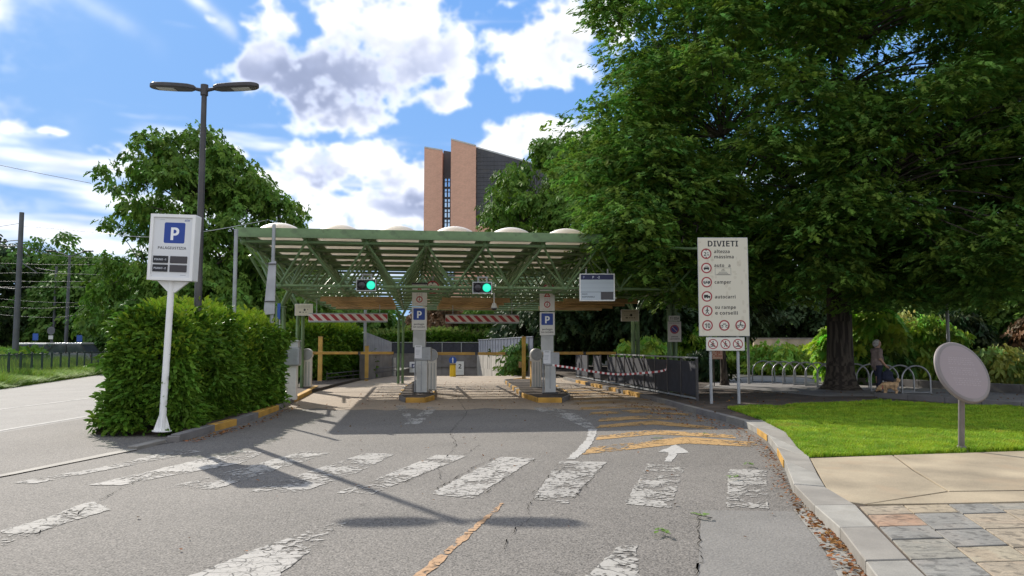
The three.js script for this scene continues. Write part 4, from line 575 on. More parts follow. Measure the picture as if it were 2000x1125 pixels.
const line = (g, c, w, ...p) => { g.strokeStyle = c; g.lineWidth = w; g.lineCap = 'round'; g.beginPath(); g.moveTo(p[0], p[1]); for (let i = 2; i < p.length; i += 2) g.lineTo(p[i], p[i + 1]); g.stroke(); };
const dot = (g, c, x, y, r) => { g.fillStyle = c; g.beginPath(); g.arc(x, y, r, 0, 7); g.fill(); };
const walker = (g, x, y, s, c = '#222') => { dot(g, c, x + s * 0.05, y - s * 0.8, s * 0.2); line(g, c, s * 0.3, x, y - s * 0.45, x, y + s * 0.15); line(g, c, s * 0.2, x, y + s * 0.15, x + s * 0.4, y + s * 0.85); line(g, c, s * 0.2, x, y + s * 0.15, x - s * 0.4, y + s * 0.85); line(g, c, s * 0.16, x, y - s * 0.4, x - s * 0.45, y + s * 0.1); line(g, c, s * 0.16, x, y - s * 0.4, x + s * 0.45, y + s * 0.0); };
const parkP = (g, x, y, w, h) => { rr(g, '#1b3f94', x, y, w, h, w * 0.08); text(g, 'P', x + w * 0.5, y + h * 0.55, h * 0.86, '#eef0f2'); };
const wheel = (g, x, y, r, c = '#222') => { g.strokeStyle = c; g.lineWidth = r * 0.35; g.beginPath(); g.arc(x, y, r, 0, 7); g.stroke(); };
// the tall parking sign
{
  const o = G(316, 840, 0.12), t = thing('parking_sign', V(o.x, 0.1, o.z), 0, 'tall white parking sign cabinet with blue P on a leaning white post', 'parking sign'); t.rotation.z = -0.033;
  put('post', [cyl(0.055, 0.06, 2.7, 20, 0, 1.36, 0)], M.white, t);
  const gs = new THREE.Shape(); gs.moveTo(0.05, 0); gs.lineTo(0.14, 0); gs.lineTo(0.06, 0.28); gs.lineTo(0.05, 0.28); gs.closePath(); const gp = new THREE.ExtrudeGeometry(gs, { depth: 0.016, bevelEnabled: false }).translate(0, 0, -0.008);
  put('foot_plates', [0, 1, 2, 3].map((k) => gp.clone().rotateY(k * Math.PI / 2 + 0.3)).concat([cyl(0.16, 0.16, 0.015, 20, 0, 0.008, 0)]), M.white, t);
  const hs = new THREE.Shape(); hs.moveTo(-0.27, 0); hs.lineTo(0.3, 0); hs.lineTo(0.06, -0.2); hs.lineTo(-0.06, -0.2); hs.closePath(); put('gusset', new THREE.ExtrudeGeometry(hs, { depth: 0.05, bevelEnabled: false }).translate(0.02, 2.645, -0.025), M.white, t);
  const c = put('cabinet', rbox(0.80, 1.18, 0.24, 0.018, 0.02, 3.24, 0), M.white, t);
  put('frame', [box(0.80, 0.055, 0.03, 0.02, 3.80, 0.133), box(0.80, 0.055, 0.03, 0.02, 2.678, 0.133), box(0.055, 1.066, 0.03, -0.352, 3.239, 0.133), box(0.055, 1.066, 0.03, 0.392, 3.239, 0.133)], M.white, t);
  face(t, 0.69, 1.066, 0.02, 3.239, 0.1225, 690, 1066, (g, w, h) => { fill(g, '#d9dadb', 0, 0, w, h); parkP(g, 190, 90, 370, 370); text(g, 'PALAGIUSTIZIA', 345, 545, 66, '#1b1c20', 'center', 'bold', 510); text(g, 'atm', 585, 46, 58, '#1f3f8c', 'center', 'italic bold', 95); for (let k = 0; k < 4; k++) fill(g, '#8b9096', 110 + k * 20, 38, 14, 7); fill(g, '#9aa0a6', 520, 1020, 100, 8); });
  for (const [k, s] of [[0, 'PIANO -1'], [1, 'PIANO -2']]) { const y = 3.12 - k * 0.155; put('display_box', rbox(0.265, 0.125, 0.022, 0.006, -0.165, y - 0.1, 0.128), M.black, t); face(t, 0.25, 0.11, -0.165, y - 0.1, 0.1405, 250, 110, (g, w, h) => { fill(g, '#14151c', 0, 0, w, h); text(g, s, 125, 58, 46, '#c9ccd2', 'center', 'bold', 220); }); put('display_box', rbox(0.30, 0.125, 0.022, 0.006, 0.155, y - 0.1, 0.128), M.screen, t); }
}
// the street lamp
{
  const o = V(-6.28, 0.1, -15.45), t = thing('street_lamp', o, 0, 'dark street lamp with two flat heads rising out of the hedge', 'street lamp'), H = 6.72;
  put('pole', [cyl(0.052, 0.085, H, 20, 0, H / 2, 0), cyl(0.075, 0.075, 0.22, 20, 0, H - 0.02, 0), cyl(0.12, 0.14, 0.5, 20, 0, 0.25, 0)], M.darkMetal, t);
  for (const s of [-1, 1]) {
    put('arm', [bar(V(s * 0.05, H - 0.02, 0), V(s * 0.26, H + 0.02, 0), 0.04, 0.032, 12)], M.darkMetal, t);
    const sh = new THREE.Shape(); sh.moveTo(0, -0.05); sh.lineTo(0.1, -0.13); sh.quadraticCurveTo(0.45, -0.19, 0.78, -0.14); sh.quadraticCurveTo(0.9, -0.08, 0.9, 0); sh.quadraticCurveTo(0.9, 0.08, 0.78, 0.14); sh.quadraticCurveTo(0.45, 0.19, 0.1, 0.13); sh.lineTo(0, 0.05); sh.closePath();
    const hg = new THREE.ExtrudeGeometry(sh, { depth: 0.045, bevelEnabled: true, bevelThickness: 0.025, bevelSize: 0.03, bevelOffset: -0.02, bevelSegments: 3, curveSegments: 8 }).rotateX(Math.PI / 2);
    const h = put('lamp_head', hg, M.darkMetal, t); h.position.set(s * 0.2, H + 0.05, 0); h.rotation.set(0, s > 0 ? 0 : Math.PI, 0.05); if (s < 0) h.rotation.z = 0.05;
    const l = put('lens', rbox(0.36, 0.012, 0.2, 0.004, 0.56, -0.076, 0), M.lightGrey, h);
  }
}
// ticket totems on the islands
function totem(label, px, d, o) {
  const m = F / d, h = (y) => EYE + (675 - y) / m, x0 = (px - 1000) / m, X = (p) => (p - px) / m, t = thing('ticket_totem', V(x0, 0.13, -d), 0, label, 'ticket totem'), B = 0.13, dy = o.dy;
  const panel = (name, a, b, y0, y1, z, dep, mat) => put(name, rbox((b - a) / m, (y1 - y0) / m, dep, 0.012, X((a + b) / 2), h((y0 + y1) / 2 + dy) - B, z), mat, t);
  panel('warning_board', px - 17.5, px + 11.5, 556, 598, 0.1, 0.09, M.cabinet); panel('parking_board', px - 17.5, px + 11.5, 600, 645, 0.1, 0.1, M.cabinet);
  face(t, 27 / m, 40 / m, X(px - 3), h(577 + dy) - B, 0.1462, 270, 400, (g, w, hh) => { fill(g, '#d9d4cb', 0, 0, w, hh); g.fillStyle = '#b23a3a'; g.beginPath(); g.moveTo(135, 22); g.lineTo(200, 138); g.lineTo(70, 138); g.fill(); g.fillStyle = '#e2dcd2'; g.beginPath(); g.moveTo(135, 66); g.lineTo(164, 118); g.lineTo(106, 118); g.fill(); line(g, '#a33', 10, 135, 78, 135, 100); dot(g, '#a33', 135, 112, 5); for (const y of [165, 190, 215]) for (let k = 0; k < 3; k++) fill(g, '#b49a94', 75 + k * 44, y, 32, 10); ringC(g, 135, 285, 62, 20, '#b23a3a', '#e2dcd2'); walker(g, 135, 285, 38, '#6b2a2a'); for (let k = 0; k < 5; k++) fill(g, '#b49a94', 50 + k * 36, 368, 28, 9); });
  face(t, 27 / m, 43 / m, X(px - 3), h(622.5 + dy) - B, 0.1512, 270, 430, (g, w, hh) => { fill(g, '#d9d6cf', 0, 0, w, hh); parkP(g, 20, 16, 226, 226); text(g, 'parcheggio', 134, 325, 44, '#3a3434', 'center', 'bold', 205); text(g, 'non custodito', 134, 378, 44, '#3a3434', 'center', 'bold', 240); });
  panel('cap', px - 18, px + 12, 552.5, 556, 0.09, 0.16, M.darkMetal);
  panel('upper_column', px - 15, px + 9, 645, 678, 0.02, 0.2, M.lightGrey); panel('reader_box', px - 9, px + 20, 678, 703, 0.02, 0.34, M.greyMetal);
  panel('pillar', px - 8, px + 13, 703, 765 - dy, 0.0, 0.3, M.lightGrey); put('pillar_groove', box(0.03, (58 - dy) / m, 0.012, X(px + 2), h(735) - B + 0.02, 0.155), M.greyMetal, t);
  put('base_plate', box(30 / m, 0.03, 0.4, X(px + 2), 0.015, 0), M.darkMetal, t); put('conduit', cyl(0.025, 0.025, 70 / m, 12, X(px - 11), 35 / m, 0.02), M.greyMetal, t);
  face(t, 14 / m, 25 / m, X(px - 4), h(687 + dy) - B, 0.1932, 140, 250, (g, w, hh) => { fill(g, '#dfe1e6', 0, 0, w, hh); text(g, 'AVVISO', 70, 25, 26, '#555'); for (let k = 0; k < 4; k++) fill(g, '#9aa0aa', 15, 90 + k * 26, 90 - k * 6, 6); }, 0.7, 'paper_notice'); return t;
}
totem('ticket totem with parking boards on the left island', 823, 24.3, { dy: 0 });
totem('ticket totem with parking boards and taped end on the right island', 1071.5, 24.0, { dy: 10 });
// round height limit signs and lane signals hanging from the canopy
const roundSign = (label, px, py, d, rpx) => { const m = F / d, p = P(px, py, d), t = thing('height_limit_sign', p, 0, label, 'height limit sign', 'round height limit signs'); put('sign_plate', T(new THREE.CylinderGeometry(rpx / m, rpx / m, 0.02, 40), 0, 0, 0, Math.PI / 2), M.lightGrey, t); const f = put('sign_face', new THREE.CircleGeometry(rpx / m * 0.985, 40), std({ roughness: 0.5, map: canvasTex(256, 256, (g) => { fill(g, '#a5323a', 0, 0, 256, 256); ringC(g, 128, 128, 128, 26); text(g, '2', 100, 132, 120, '#1d1d1d'); text(g, 'm', 160, 100, 44, '#1d1d1d'); text(g, '10', 164, 148, 54, '#1d1d1d'); for (const s of [-1, 1]) { g.fillStyle = '#1d1d1d'; g.beginPath(); g.moveTo(128, 128 + s * 62); g.lineTo(104, 128 + s * 98); g.lineTo(152, 128 + s * 98); g.fill(); } }) }), t); f.position.z = 0.0122; put('hanger', [box(0.05, 0.5, 0.02, 0, 0.1, -0.022), box(0.05, 0.04, 0.3, 0, 0.34, -0.16)], M.greyMetal, t); };
roundSign('round red rimmed height limit sign beside the left totem', 845, 561.5, 24.75, 13.5); roundSign('round red rimmed height limit sign half hidden behind the right totem', 1072, 568, 24.75, 14);
M.greenLamp = std({ color: rgb(0.02, 0.3, 0.2), emissive: rgb(0.02, 0.62, 0.40), emissiveIntensity: 1, roughness: 0.3 });
const signal = (label, px, py, d) => { const t = thing('traffic_light', P(px, py, d), 0, label, 'traffic light', 'green lane signals under the canopy edge'); put('housing', rbox(0.53, 0.31, 0.16, 0.015, 0, 0, -0.08), M.black, t); put('frame', [box(0.54, 0.022, 0.05, 0, 0.151, 0.01), box(0.54, 0.022, 0.05, 0, -0.151, 0.01), box(0.022, 0.28, 0.05, -0.259, 0, 0.01), box(0.022, 0.28, 0.05, 0.259, 0, 0.01)], M.lightGrey, t); for (const s of [-1, 1]) { const prof = [[0, 0.035], [0.06, 0.03], [0.1, 0.014], [0.115, 0]].map(([a, b]) => new THREE.Vector2(a, b)).reverse(); const l = put(s > 0 ? 'lamp_lens' : 'dark_lens', T(new THREE.LatheGeometry(prof, 28), 0, 0, 0, Math.PI / 2), s > 0 ? M.greenLamp : M.screen, t); l.position.set(s * 0.125, 0, 0.004); const v = put('visor', T(new THREE.CylinderGeometry(0.125, 0.125, 0.05, 28, 1, true), 0, 0, 0, Math.PI / 2), M.black, t); v.position.set(s * 0.125, 0, 0.024); } put('bracket', [box(0.04, 0.22, 0.03, -0.12, 0.2, -0.08), box(0.04, 0.22, 0.03, 0.12, 0.2, -0.08), box(0.3, 0.03, 0.28, 0, 0.3, -0.2)], M.greyMetal, t); };
signal('lane signal showing green over the left entry lane', 715.5, 557, 21.0); signal('lane signal showing green over the centre entry lane', 942, 562, 21.3);
// striped height bars
const stripes = (n, lean) => (g, w, h) => { fill(g, '#d8cfc6', 0, 0, w, h); g.fillStyle = '#a8353c'; for (let k = -1; k <= n; k++) { const x = (k + 0.35) * w / n; g.beginPath(); g.moveTo(x, 0); g.lineTo(x + w / n * 0.5, 0); g.lineTo(x + w / n * 0.5 + lean * h, h); g.lineTo(x + lean * h, h); g.fill(); } };
const heightBar = (label, x0, x1, py, d) => { const a = P(x0, py, d), w = (x1 - x0) / F * d, t = thing('height_bar', V(a.x + w / 2, a.y, -d), 0, label, 'height bar', 'striped height bars over the lanes'); put('bar_board', box(w, 0.24, 0.04, 0, 0, 0), M.white, t); face(t, w - 0.01, 0.225, 0, 0, 0.0215, 1024, 84, stripes(9, 1.05), 0.6); put('bar_tube', [box(w, 0.045, 0.07, 0, -0.145, 0), box(w, 0.03, 0.05, 0, 0.137, 0)], M.greyMetal, t); for (const s of [-1, 1]) put('hanger', cyl(0.014, 0.014, 0.62, 8, s * w * 0.4, 0.45, 0), M.greyMetal, t); };
heightBar('red and white striped height bar over the left lane', 603, 757, 620, 27); heightBar('red and white striped height bar over the centre lane', 870, 1014, 622.5, 27.6);
// barriers
function barrier(label, px, pyBase, d, armLen, o = {}) { const t = thing('barrier', V((px - 1000) / F * d, 0.13, -d), CT + (o.turn ?? 0), label, 'barrier', 'lane barriers'); put('cabinet', [rbox(0.36, 1.02, 0.34, 0.02, 0, 0.51, 0)], M.cabinet, t); for (const k of [-1, 0, 1]) put('rib', box(0.05, 0.86, 0.016, k * 0.1, 0.46, 0.172), M.lightGrey, t); put('side_plate', box(0.01, 0.9, 0.3, -0.182, 0.47, 0), M.kerbYellow, t); put('head', [T(new THREE.CylinderGeometry(0.215, 0.215, 0.36, 32), 0, 1.15, 0, Math.PI / 2)], M.cabinet, t); put('head_cover', [T(new THREE.CylinderGeometry(0.2, 0.205, 0.03, 32), 0, 1.15, 0.19, Math.PI / 2)], M.greyMetal, t); put('arm', rbox(armLen, 0.095, 0.05, 0.012, 0.16 + armLen / 2, 1.2, 0.03), M.yellow, t); put('arm_band', [box(0.1, 0.1, 0.055, 0.16 + armLen * 0.58, 1.2, 0.03)], M.darkMetal, t); put('arm_tip', box(0.03, 0.1, 0.056, 0.175 + armLen, 1.2, 0.03), M.darkMetal, t); return t; }
barrier('barrier with closed yellow arm across the left lane', 601, 755, 28.2, 2.95); barrier('barrier with closed yellow arm starting behind the left totem', 843, 755, 26.2, 2.35); barrier('barrier with yellow arm reaching right from the right totem', 1046.5, 755, 27.6, 2.75);
{ const t = thing('ticket_machine', V(-6.22, 0.1, -21.7), 0.1, 'grey ticket machine on a pale pedestal at the end of the big hedge', 'ticket machine'); put('pedestal', rbox(0.34, 0.95, 0.3, 0.02, 0.05, 0.47, 0), M.cabinet, t); put('machine_head', [rbox(0.62, 0.52, 0.42, 0.05, 0, 1.2, 0.03)], M.greyMetal, t); put('hood', [rbox(0.52, 0.17, 0.4, 0.02, 0, 1.53, 0), rbox(0.58, 0.03, 0.46, 0.01, 0, 1.63, 0.02)], M.lightGrey, t); put('ticket_slot', box(0.16, 0.06, 0.012, -0.05, 1.54, 0.203), M.black, t); put('coin_slot', box(0.09, 0.03, 0.01, 0.02, 1.32, 0.243), M.lightGrey, t); put('screen', box(0.2, 0.12, 0.01, -0.1, 1.2, 0.243), M.screen, t); }
const yPost = (label, px, y0, y1, d, w) => { const m = F / d, t = thing('yellow_post', V((px - 1000) / m, 0, -d), 0, label, 'yellow post'), h = EYE + (675 - y0) / m; put('post', rbox(w, h, w * 0.7, 0.01, 0, h / 2, 0), M.yellow, t); put('foot', rbox(w * 1.5, 0.05, w * 1.2, 0.01, 0, 0.1, 0), M.kerbDark, t); put('cap', box(w * 1.08, 0.02, w * 0.8, 0, h + 0.01, 0), M.tan, t); return t; };
yPost('tall yellow post behind the left barrier cabinet', 627, 658, 740, 32.6, 0.17); yPost('yellow post before the left ramp wall', 717.5, 676, 737, 35.5, 0.16); yPost('tall yellow post with a small box beside the sunlit wall', 1023, 658, 737, 34.5, 0.17);
{ const t = scene.children[scene.children.length - 1]; put('intercom_box', rbox(0.13, 0.26, 0.1, 0.01, -0.16, 0.75, 0.02), M.tan, t); }
const gPost = (label, px, y0, d, r, h0 = 0) => { const m = F / d, h = EYE + (675 - y0) / m, t = thing('steel_post', V((px - 1000) / m, h0, -d), 0, label, 'post'); put('pole', cyl(r, r, h - h0, 16, 0, (h - h0) / 2, 0), M.greyMetal, t); put('pole_cap', cyl(r * 1.1, r * 1.1, 0.03, 16, 0, h - h0 + 0.012, 0), M.greyMetal, t); return t; };
gPost('slim grey post under the left corner of the canopy', 457, 449, 18.55, 0.045, 0.1); gPost('grey post beside the left corrugated fence', 713.5, 598, 36.2, 0.07); gPost('white bollard post at the foot of the left ramp wall', 770, 700, 41.0, 0.11); gPost('thin grey pole behind the prohibition board', 1460, 640, 30.5, 0.05, 0.1); gPost('thin pole rising behind the oval plaque', 1850, 590, 28.5, 0.06, 0.1);
{ // grey wrapped banner on its pole
  const d = 19.75, m = F / d, t = thing('banner_pole', V((531 - 1000) / m, 0.1, -d), 0, 'grey pole carrying a furled grey banner near the left canopy corner', 'banner'); put('pole', cyl(0.045, 0.05, 4.62, 16, 0, 2.31, 0), M.greyMetal, t);
  const s = new THREE.Shape(); const Y = (py) => EYE + (675 - py) / m - 0.1; s.moveTo((525 - 531) / m, Y(514)); s.lineTo((538 - 531) / m, Y(511)); s.lineTo((537 - 531) / m, Y(613)); s.lineTo((517 - 531) / m, Y(615)); s.closePath(); const g = new THREE.ExtrudeGeometry(s, { depth: 0.02, bevelEnabled: true, bevelThickness: 0.015, bevelSize: 0.01, bevelSegments: 2 }).translate(0, 0, 0.06); put('banner', uvm(g), M.bannerCloth, t);
  for (const py of [516, 589]) put('strap', box(0.3, 0.022, 0.03, -0.02, Y(py), 0.115), M.darkMetal, t); const tn = thing('blue_sign', V((544.5 - 1000) / F * 20.8, 0, -20.8), 0, 'narrow blue plate turned edge on beside the banner pole', 'sign'); put('sign_plate', box(0.075, 0.42, 0.03, 0, EYE + (675 - 608) / F * 20.8, 0), M.bluePaint, tn); put('pole', cyl(0.02, 0.02, 2.3, 10, 0.02, 1.15, -0.03), M.greyMetal, tn);
}
// boards
const notice = (label, px, py, w, h, d, draw) => { const m = F / d, p = P(px, py, d), t = thing('notice_board', p, 0, label, 'notice board'); put('board', rbox(w / m, h / m, 0.03, 0.008), M.cabinet, t); face(t, w / m * 0.95, h / m * 0.93, 0, 0, 0.0165, 280, 180, draw, 0.6); put('clamp', box(0.05, 0.06, 0.2, 0, 0, -0.115), M.greyMetal, t); };
notice('cream notice board with small print left of the striped bar', 593.5, 605, 35, 23, 27.5, (g) => { fill(g, '#c9c4ae', 0, 0, 280, 180); for (const y of [22, 38, 56]) for (let k = 0; k < 8; k++) fill(g, '#8d8c7e', 40 + k * 26, y, 20, 6); dot(g, '#222', 155, 92, 18); dot(g, '#7a6a6a', 205, 88, 9); fill(g, '#555', 65, 120, 34, 20); fill(g, '#7a7868', 120, 122, 24, 18); fill(g, '#8a8878', 165, 122, 24, 16); });
notice('cream notice board with small print before the dark tree at right', 1230.5, 616, 35, 23, 29.0, (g) => { fill(g, '#b9b19c', 0, 0, 280, 180); for (const y of [20]) for (let k = 0; k < 7; k++) fill(g, '#6d6a5e', 40 + k * 28, y, 22, 7); for (const y of [45, 58]) fill(g, '#9a937f', 20, y, 240, 4); for (let k = 0; k < 4; k++) fill(g, '#76705f', 40 + k * 38, 82, 26, 10); dot(g, '#1c1a18', 158, 86, 20); fill(g, '#4a4438', 66, 120, 38, 20); for (let k = 0; k < 3; k++) fill(g, '#857c68', 122 + k * 38, 118, 24, 22); });
{ const d = 21.55, m = F / d, p = P(1166, 561.5, d), t = thing('level_board', p, -0.02, 'white board headed P -2 with dark display under the canopy edge', 'sign board'); put('cabinet', rbox(69 / m, 54 / m, 0.16, 0.015), M.white, t); face(t, 64 / m, 50 / m, 0, 0, 0.0815, 640, 500, (g, w, h) => { fill(g, '#b7c0c8', 0, 0, w, h); fill(g, '#141c50', 0, 0, w, 100); text(g, 'P', 60, 54, 62, '#8f96c0'); text(g, 'P', 240, 54, 66, '#cfd3e6'); text(g, '-2', 345, 54, 66, '#cfd3e6'); for (const y of [165, 260]) fill(g, '#9ea7b0', 0, y, w, 5); fill(g, '#55606a', 0, 338, w, 8); text(g, 'POSTI', 20, 385, 38, '#2c3440', 'left'); text(g, 'DISPONIBILI', 20, 438, 38, '#2c3440', 'left', 'bold', 250); }); put('display', rbox(24 / m, 15 / m, 0.02, 0.004, 19 / m, -16.5 / m, 0.085), M.screen, t); put('hanger', [box(0.04, 0.2, 0.04, -0.3, 0.42, -0.02), box(0.04, 0.2, 0.04, 0.3, 0.42, -0.02)], M.greyMetal, t); }
{ const d = 24.85, m = F / d, t = thing('no_parking_sign', V((1317 - 1000) / m, EYE + (675 - 648) / m, -d), 0, 'no parking sign with small top plate on the right green column', 'sign'); put('sign_plate', rbox(26 / m, 40 / m, 0.02, 0.006), M.lightGrey, t); face(t, 25.4 / m, 39.4 / m, 0, 0, 0.0113, 254, 394, (g, w, h) => { fill(g, '#b6ada6', 0, 0, w, h); for (let k = 0; k < 6; k++) fill(g, '#6b6462', 26 + k * 34, 22, 26, 12); dot(g, '#8c2f3c', 127, 150, 88); dot(g, '#20246e', 127, 150, 62); line(g, '#b58a90', 12, 85, 108, 169, 192); text(g, 'passo', 127, 290, 42, '#4a4545', 'center', 'bold', 130); text(g, 'carrabile', 127, 335, 44, '#4a4545', 'center', 'bold', 200); }); const tp = put('top_plate', rbox(22 / m, 10 / m, 0.02, 0.004, 0, 26.3 / m, 0), M.lightGrey, t); face(t, 21 / m, 9.4 / m, 0, 26.3 / m, 0.0113, 210, 94, (g, w, h) => { fill(g, '#b6b0a8', 0, 0, w, h); text(g, '11 EIIA', 105, 50, 66, '#222', 'center', 'bold', 180); }); put('clamp', box(0.04, 0.05, 0.16, 0, 0, -0.09), M.greyMetal, t); }
// the tall prohibition board
{
  const d = 20.2, m = F / d, H = (y) => EYE + (675 - y) / m - 0.1, t = thing('prohibition_board', V((1414 - 1000) / m, 0.1, -d), 0, 'tall white DIVIETI board listing prohibitions on two grey poles', 'sign board'), X = (px) => (px - 1414) / m;
  put('board', rbox(99 / m, 194 / m, 0.035, 0.016, 0, H(560), 0), M.lightGrey, t);
  face(t, 96.5 / m, 191.5 / m, 0, H(560), 0.0185, 500, 992, (g, w, h) => {
    fill(g, '#d6cebd', 0, 0, w, h); const R = 48, c = '#9c3038', ln = 11, K = '#1f1f22'; text(g, 'DIVIETI', 250, 58, 82, K, 'center', 'bold', 320);
    const ty = [160, 306, 450, 595, 740, 888]; for (const y of ty) ringC(g, 80, y, 54, 13, c, '#dcd7cc'); ringC(g, 250, 888, 54, 13, c, '#dcd7cc'); ringC(g, 415, 888, 54, 13, c, '#dcd7cc');
    text(g, '2', 68, 164, 54, K); text(g, 'm', 96, 148, 20, K); text(g, '10', 97, 172, 24, K); for (const s of [-1, 1]) { g.fillStyle = K; g.beginPath(); g.moveTo(80, 160 + s * 28); g.lineTo(70, 160 + s * 40); g.lineTo(90, 160 + s * 40); g.fill(); }
    rr(g, K, 52, 300, 56, 20, 6); g.fillStyle = K; g.beginPath(); g.moveTo(60, 302); g.lineTo(67, 286); g.lineTo(93, 286); g.lineTo(100, 302); g.fill(); fill(g, K, 56, 318, 10, 8); fill(g, K, 94, 318, 10, 8); fill(g, '#dcd7cc', 66, 290, 28, 9);
    rr(g, '#4a4c50', 46, 438, 70, 24, 5); fill(g, '#dcd7cc', 58, 443, 16, 8); fill(g, '#dcd7cc', 82, 443, 12, 8); dot(g, K, 62, 464, 6); dot(g, K, 100, 464, 6); fill(g, K, 50, 578, 42, 28); rr(g, K, 93, 588, 20, 18, 3); for (const x of [60, 84, 103]) dot(g, K, x, 609, 6);
    walker(g, 80, 740, 36, K); text(g, '10', 80, 892, 66, K, 'center', 'bold', 62); for (const [x, mt] of [[250, 0], [415, 1]]) { wheel(g, x - 26, 898, 13, K); wheel(g, x + 26, 898, 13, K); line(g, K, 5, x - 26, 898, x - 6, 878, x + 14, 880, x + 26, 898); if (mt) { dot(g, K, x + 2, 856, 7); line(g, K, 9, x, 866, x - 6, 880, x + 6, 892); } else line(g, K, 4, x - 14, 872, x + 18, 868); }
    const tx = (s, y, w2) => text(g, s, 158, y, 46, '#222', 'left', 'bold', w2); tx('altezza', 138, 165); tx('massima', 192, 205); tx('auto   a', 280, 170); tx('camper', 450, 170); tx('autocarri', 600, 215); tx('su rampe', 706, 215); tx('e corselli', 764, 235);
    g.strokeStyle = '#6a6862'; g.lineWidth = 3; g.strokeRect(168, 305, 160, 72); for (const [y, a, b] of [[318, 235, 262], [332, 228, 270], [346, 205, 290], [358, 195, 300], [369, 180, 318]]) fill(g, '#6a6862', a, y, b - a, 5);
    for (let k = 0; k < 60; k++) { const x = LAT[k * 7] * w, y = LAT[k * 11 + 3] * h; g.fillStyle = 'rgba(120,105,80,0.10)'; g.beginPath(); g.ellipse(x, y, 4 + LAT[k] * 18, 6 + LAT[k + 9] * 30, 0, 0, 7); g.fill(); }
  }, 0.55);
  put('lower_plate', rbox(75 / m, 26 / m, 0.03, 0.006, X(1415.5), H(672), 0), M.lightGrey, t);
  face(t, 73.5 / m, 24.6 / m, X(1415.5), H(672), 0.0163, 735, 246, (g, w, h) => { fill(g, '#d6d1c6', 0, 0, w, h); [125, 368, 610].forEach((x, k) => { ringC(g, x, 123, 98, 18, '#9c3038', '#dcd7cc'); walker(g, x, 123, 62); if (k === 0) { fill(g, '#222', x - 50, 130, 50, 16); line(g, '#222', 10, x - 55, 165, x + 40, 165); } if (k === 2) line(g, '#222', 12, x - 50, 170, x + 50, 170); line(g, '#9c3038', 16, x - 66, 57, x + 66, 189); }); }, 0.55);
  for (const [px, py] of [[1388.5, 787], [1442, 781]]) put('pole', cyl(0.04, 0.04, H(470), 16, X(px - 1), H(470) / 2 - 0.05, -0.06), M.greyMetal, t);
}
// oval plaque on a pole
{
  const o = G(1878, 881, 0.105), t = thing('plaque', o, 0, 'grey metal round plaque tilted on a slim pole at the lawn edge', 'plaque'), c = P(1880, 727, 10.9).sub(o);
  put('base', [cyl(0.085, 0.1, 0.03, 24, 0, 0.015, 0), cyl(0.055, 0.075, 0.05, 24, 0, 0.05, 0)], M.plaque, t); put('pole', bar(V(0, 0.06, 0), V(c.x - 0.0, c.y - 0.1, c.z - 0.03), 0.042, 0.042, 20), M.plaque, t);
  const n = V(0.28, 0.38, 0.876).normalize(), q = new THREE.Quaternion().setFromUnitVectors(V(0, 0, 1), n), R = 0.455;
  const rim = [[0, -0.035], [R - 0.02, -0.035], [R, -0.02], [R, 0.0], [R - 0.012, 0.006], [R - 0.012, 0.014], [R - 0.02, 0.02], [R - 0.05, 0.022], [0, 0.022]].map(([a, b]) => new THREE.Vector2(a, b)); const d = put('disc', T(new THREE.LatheGeometry(rim, 64), 0, 0, 0, Math.PI / 2), M.plaque, t); d.position.copy(c); d.quaternion.copy(q);
  const f = new THREE.CircleGeometry(R - 0.06, 48), w = put('inscription', f, std({ roughness: 0.6, metalness: 0.25, map: canvasTex(512, 512, (g) => { fill(g, '#8a7f80', 0, 0, 512, 512); for (let k = 0; k < 15; k++) { const y = 120 + k * 20, hw = Math.sqrt(1 - ((y - 256) / 256) ** 2) * 150; if (k % 5 === 4) continue; for (let x = 256 - hw; x < 256 + hw; x += 18 + LAT[k * 31 + Math.floor(x)] * 22) fill(g, '#978d8e', x, y, 10 + LAT[k * 77 + Math.floor(x)] * 14, 7); } }) }), d); w.position.z = 0.0235;
}
// small things
{ const d = 23, m = F / d, t = thing('camera_dome', P(965, 603, d), 0, 'small dome surveillance camera hanging over the centre lane', 'surveillance camera'); put('bracket', [cyl(0.02, 0.02, 0.35, 10, 0, 0.3, 0)], M.cabinet, t); put('housing', cyl(0.05, 0.1, 0.14, 20, 0, 0.1, 0), M.cabinet, t); put('dome_cover', T(new THREE.SphereGeometry(0.085, 20, 12, 0, 6.3, Math.PI / 2, Math.PI / 2), 0, 0.03, 0), M.screen, t); put('ring', cyl(0.1, 0.1, 0.025, 20, 0, 0.025, 0), M.lightGrey, t); }
{ const t = thing('wall_sign', V(P(808, 717, 57.9).x, P(808, 717, 57.9).y, -57.9), 0, 'small white P sign on the ramp end wall', 'sign'); put('sign_plate', box(0.62, 0.78, 0.04), M.white, t); face(t, 0.6, 0.76, 0, 0, 0.0215, 120, 152, (g) => { fill(g, '#d5d6d8', 0, 0, 120, 152); rr(g, '#242a55', 30, 28, 60, 64, 6); text(g, 'P', 60, 62, 54, '#dfe2ec'); }); const p = P(898, 719, 57.9), u = thing('level_sign', p, 0, 'white plate with a black 2 on the ramp end wall', 'sign'); put('sign_plate', box(0.62, 1.0, 0.04), M.white, u); face(u, 0.6, 0.98, 0, 0, 0.0215, 120, 196, (g) => { fill(g, '#d5d6d2', 0, 0, 120, 196); text(g, '2', 62, 72, 92, '#1b1b1b'); fill(g, '#9a9a94', 10, 140, 100, 4); }); }
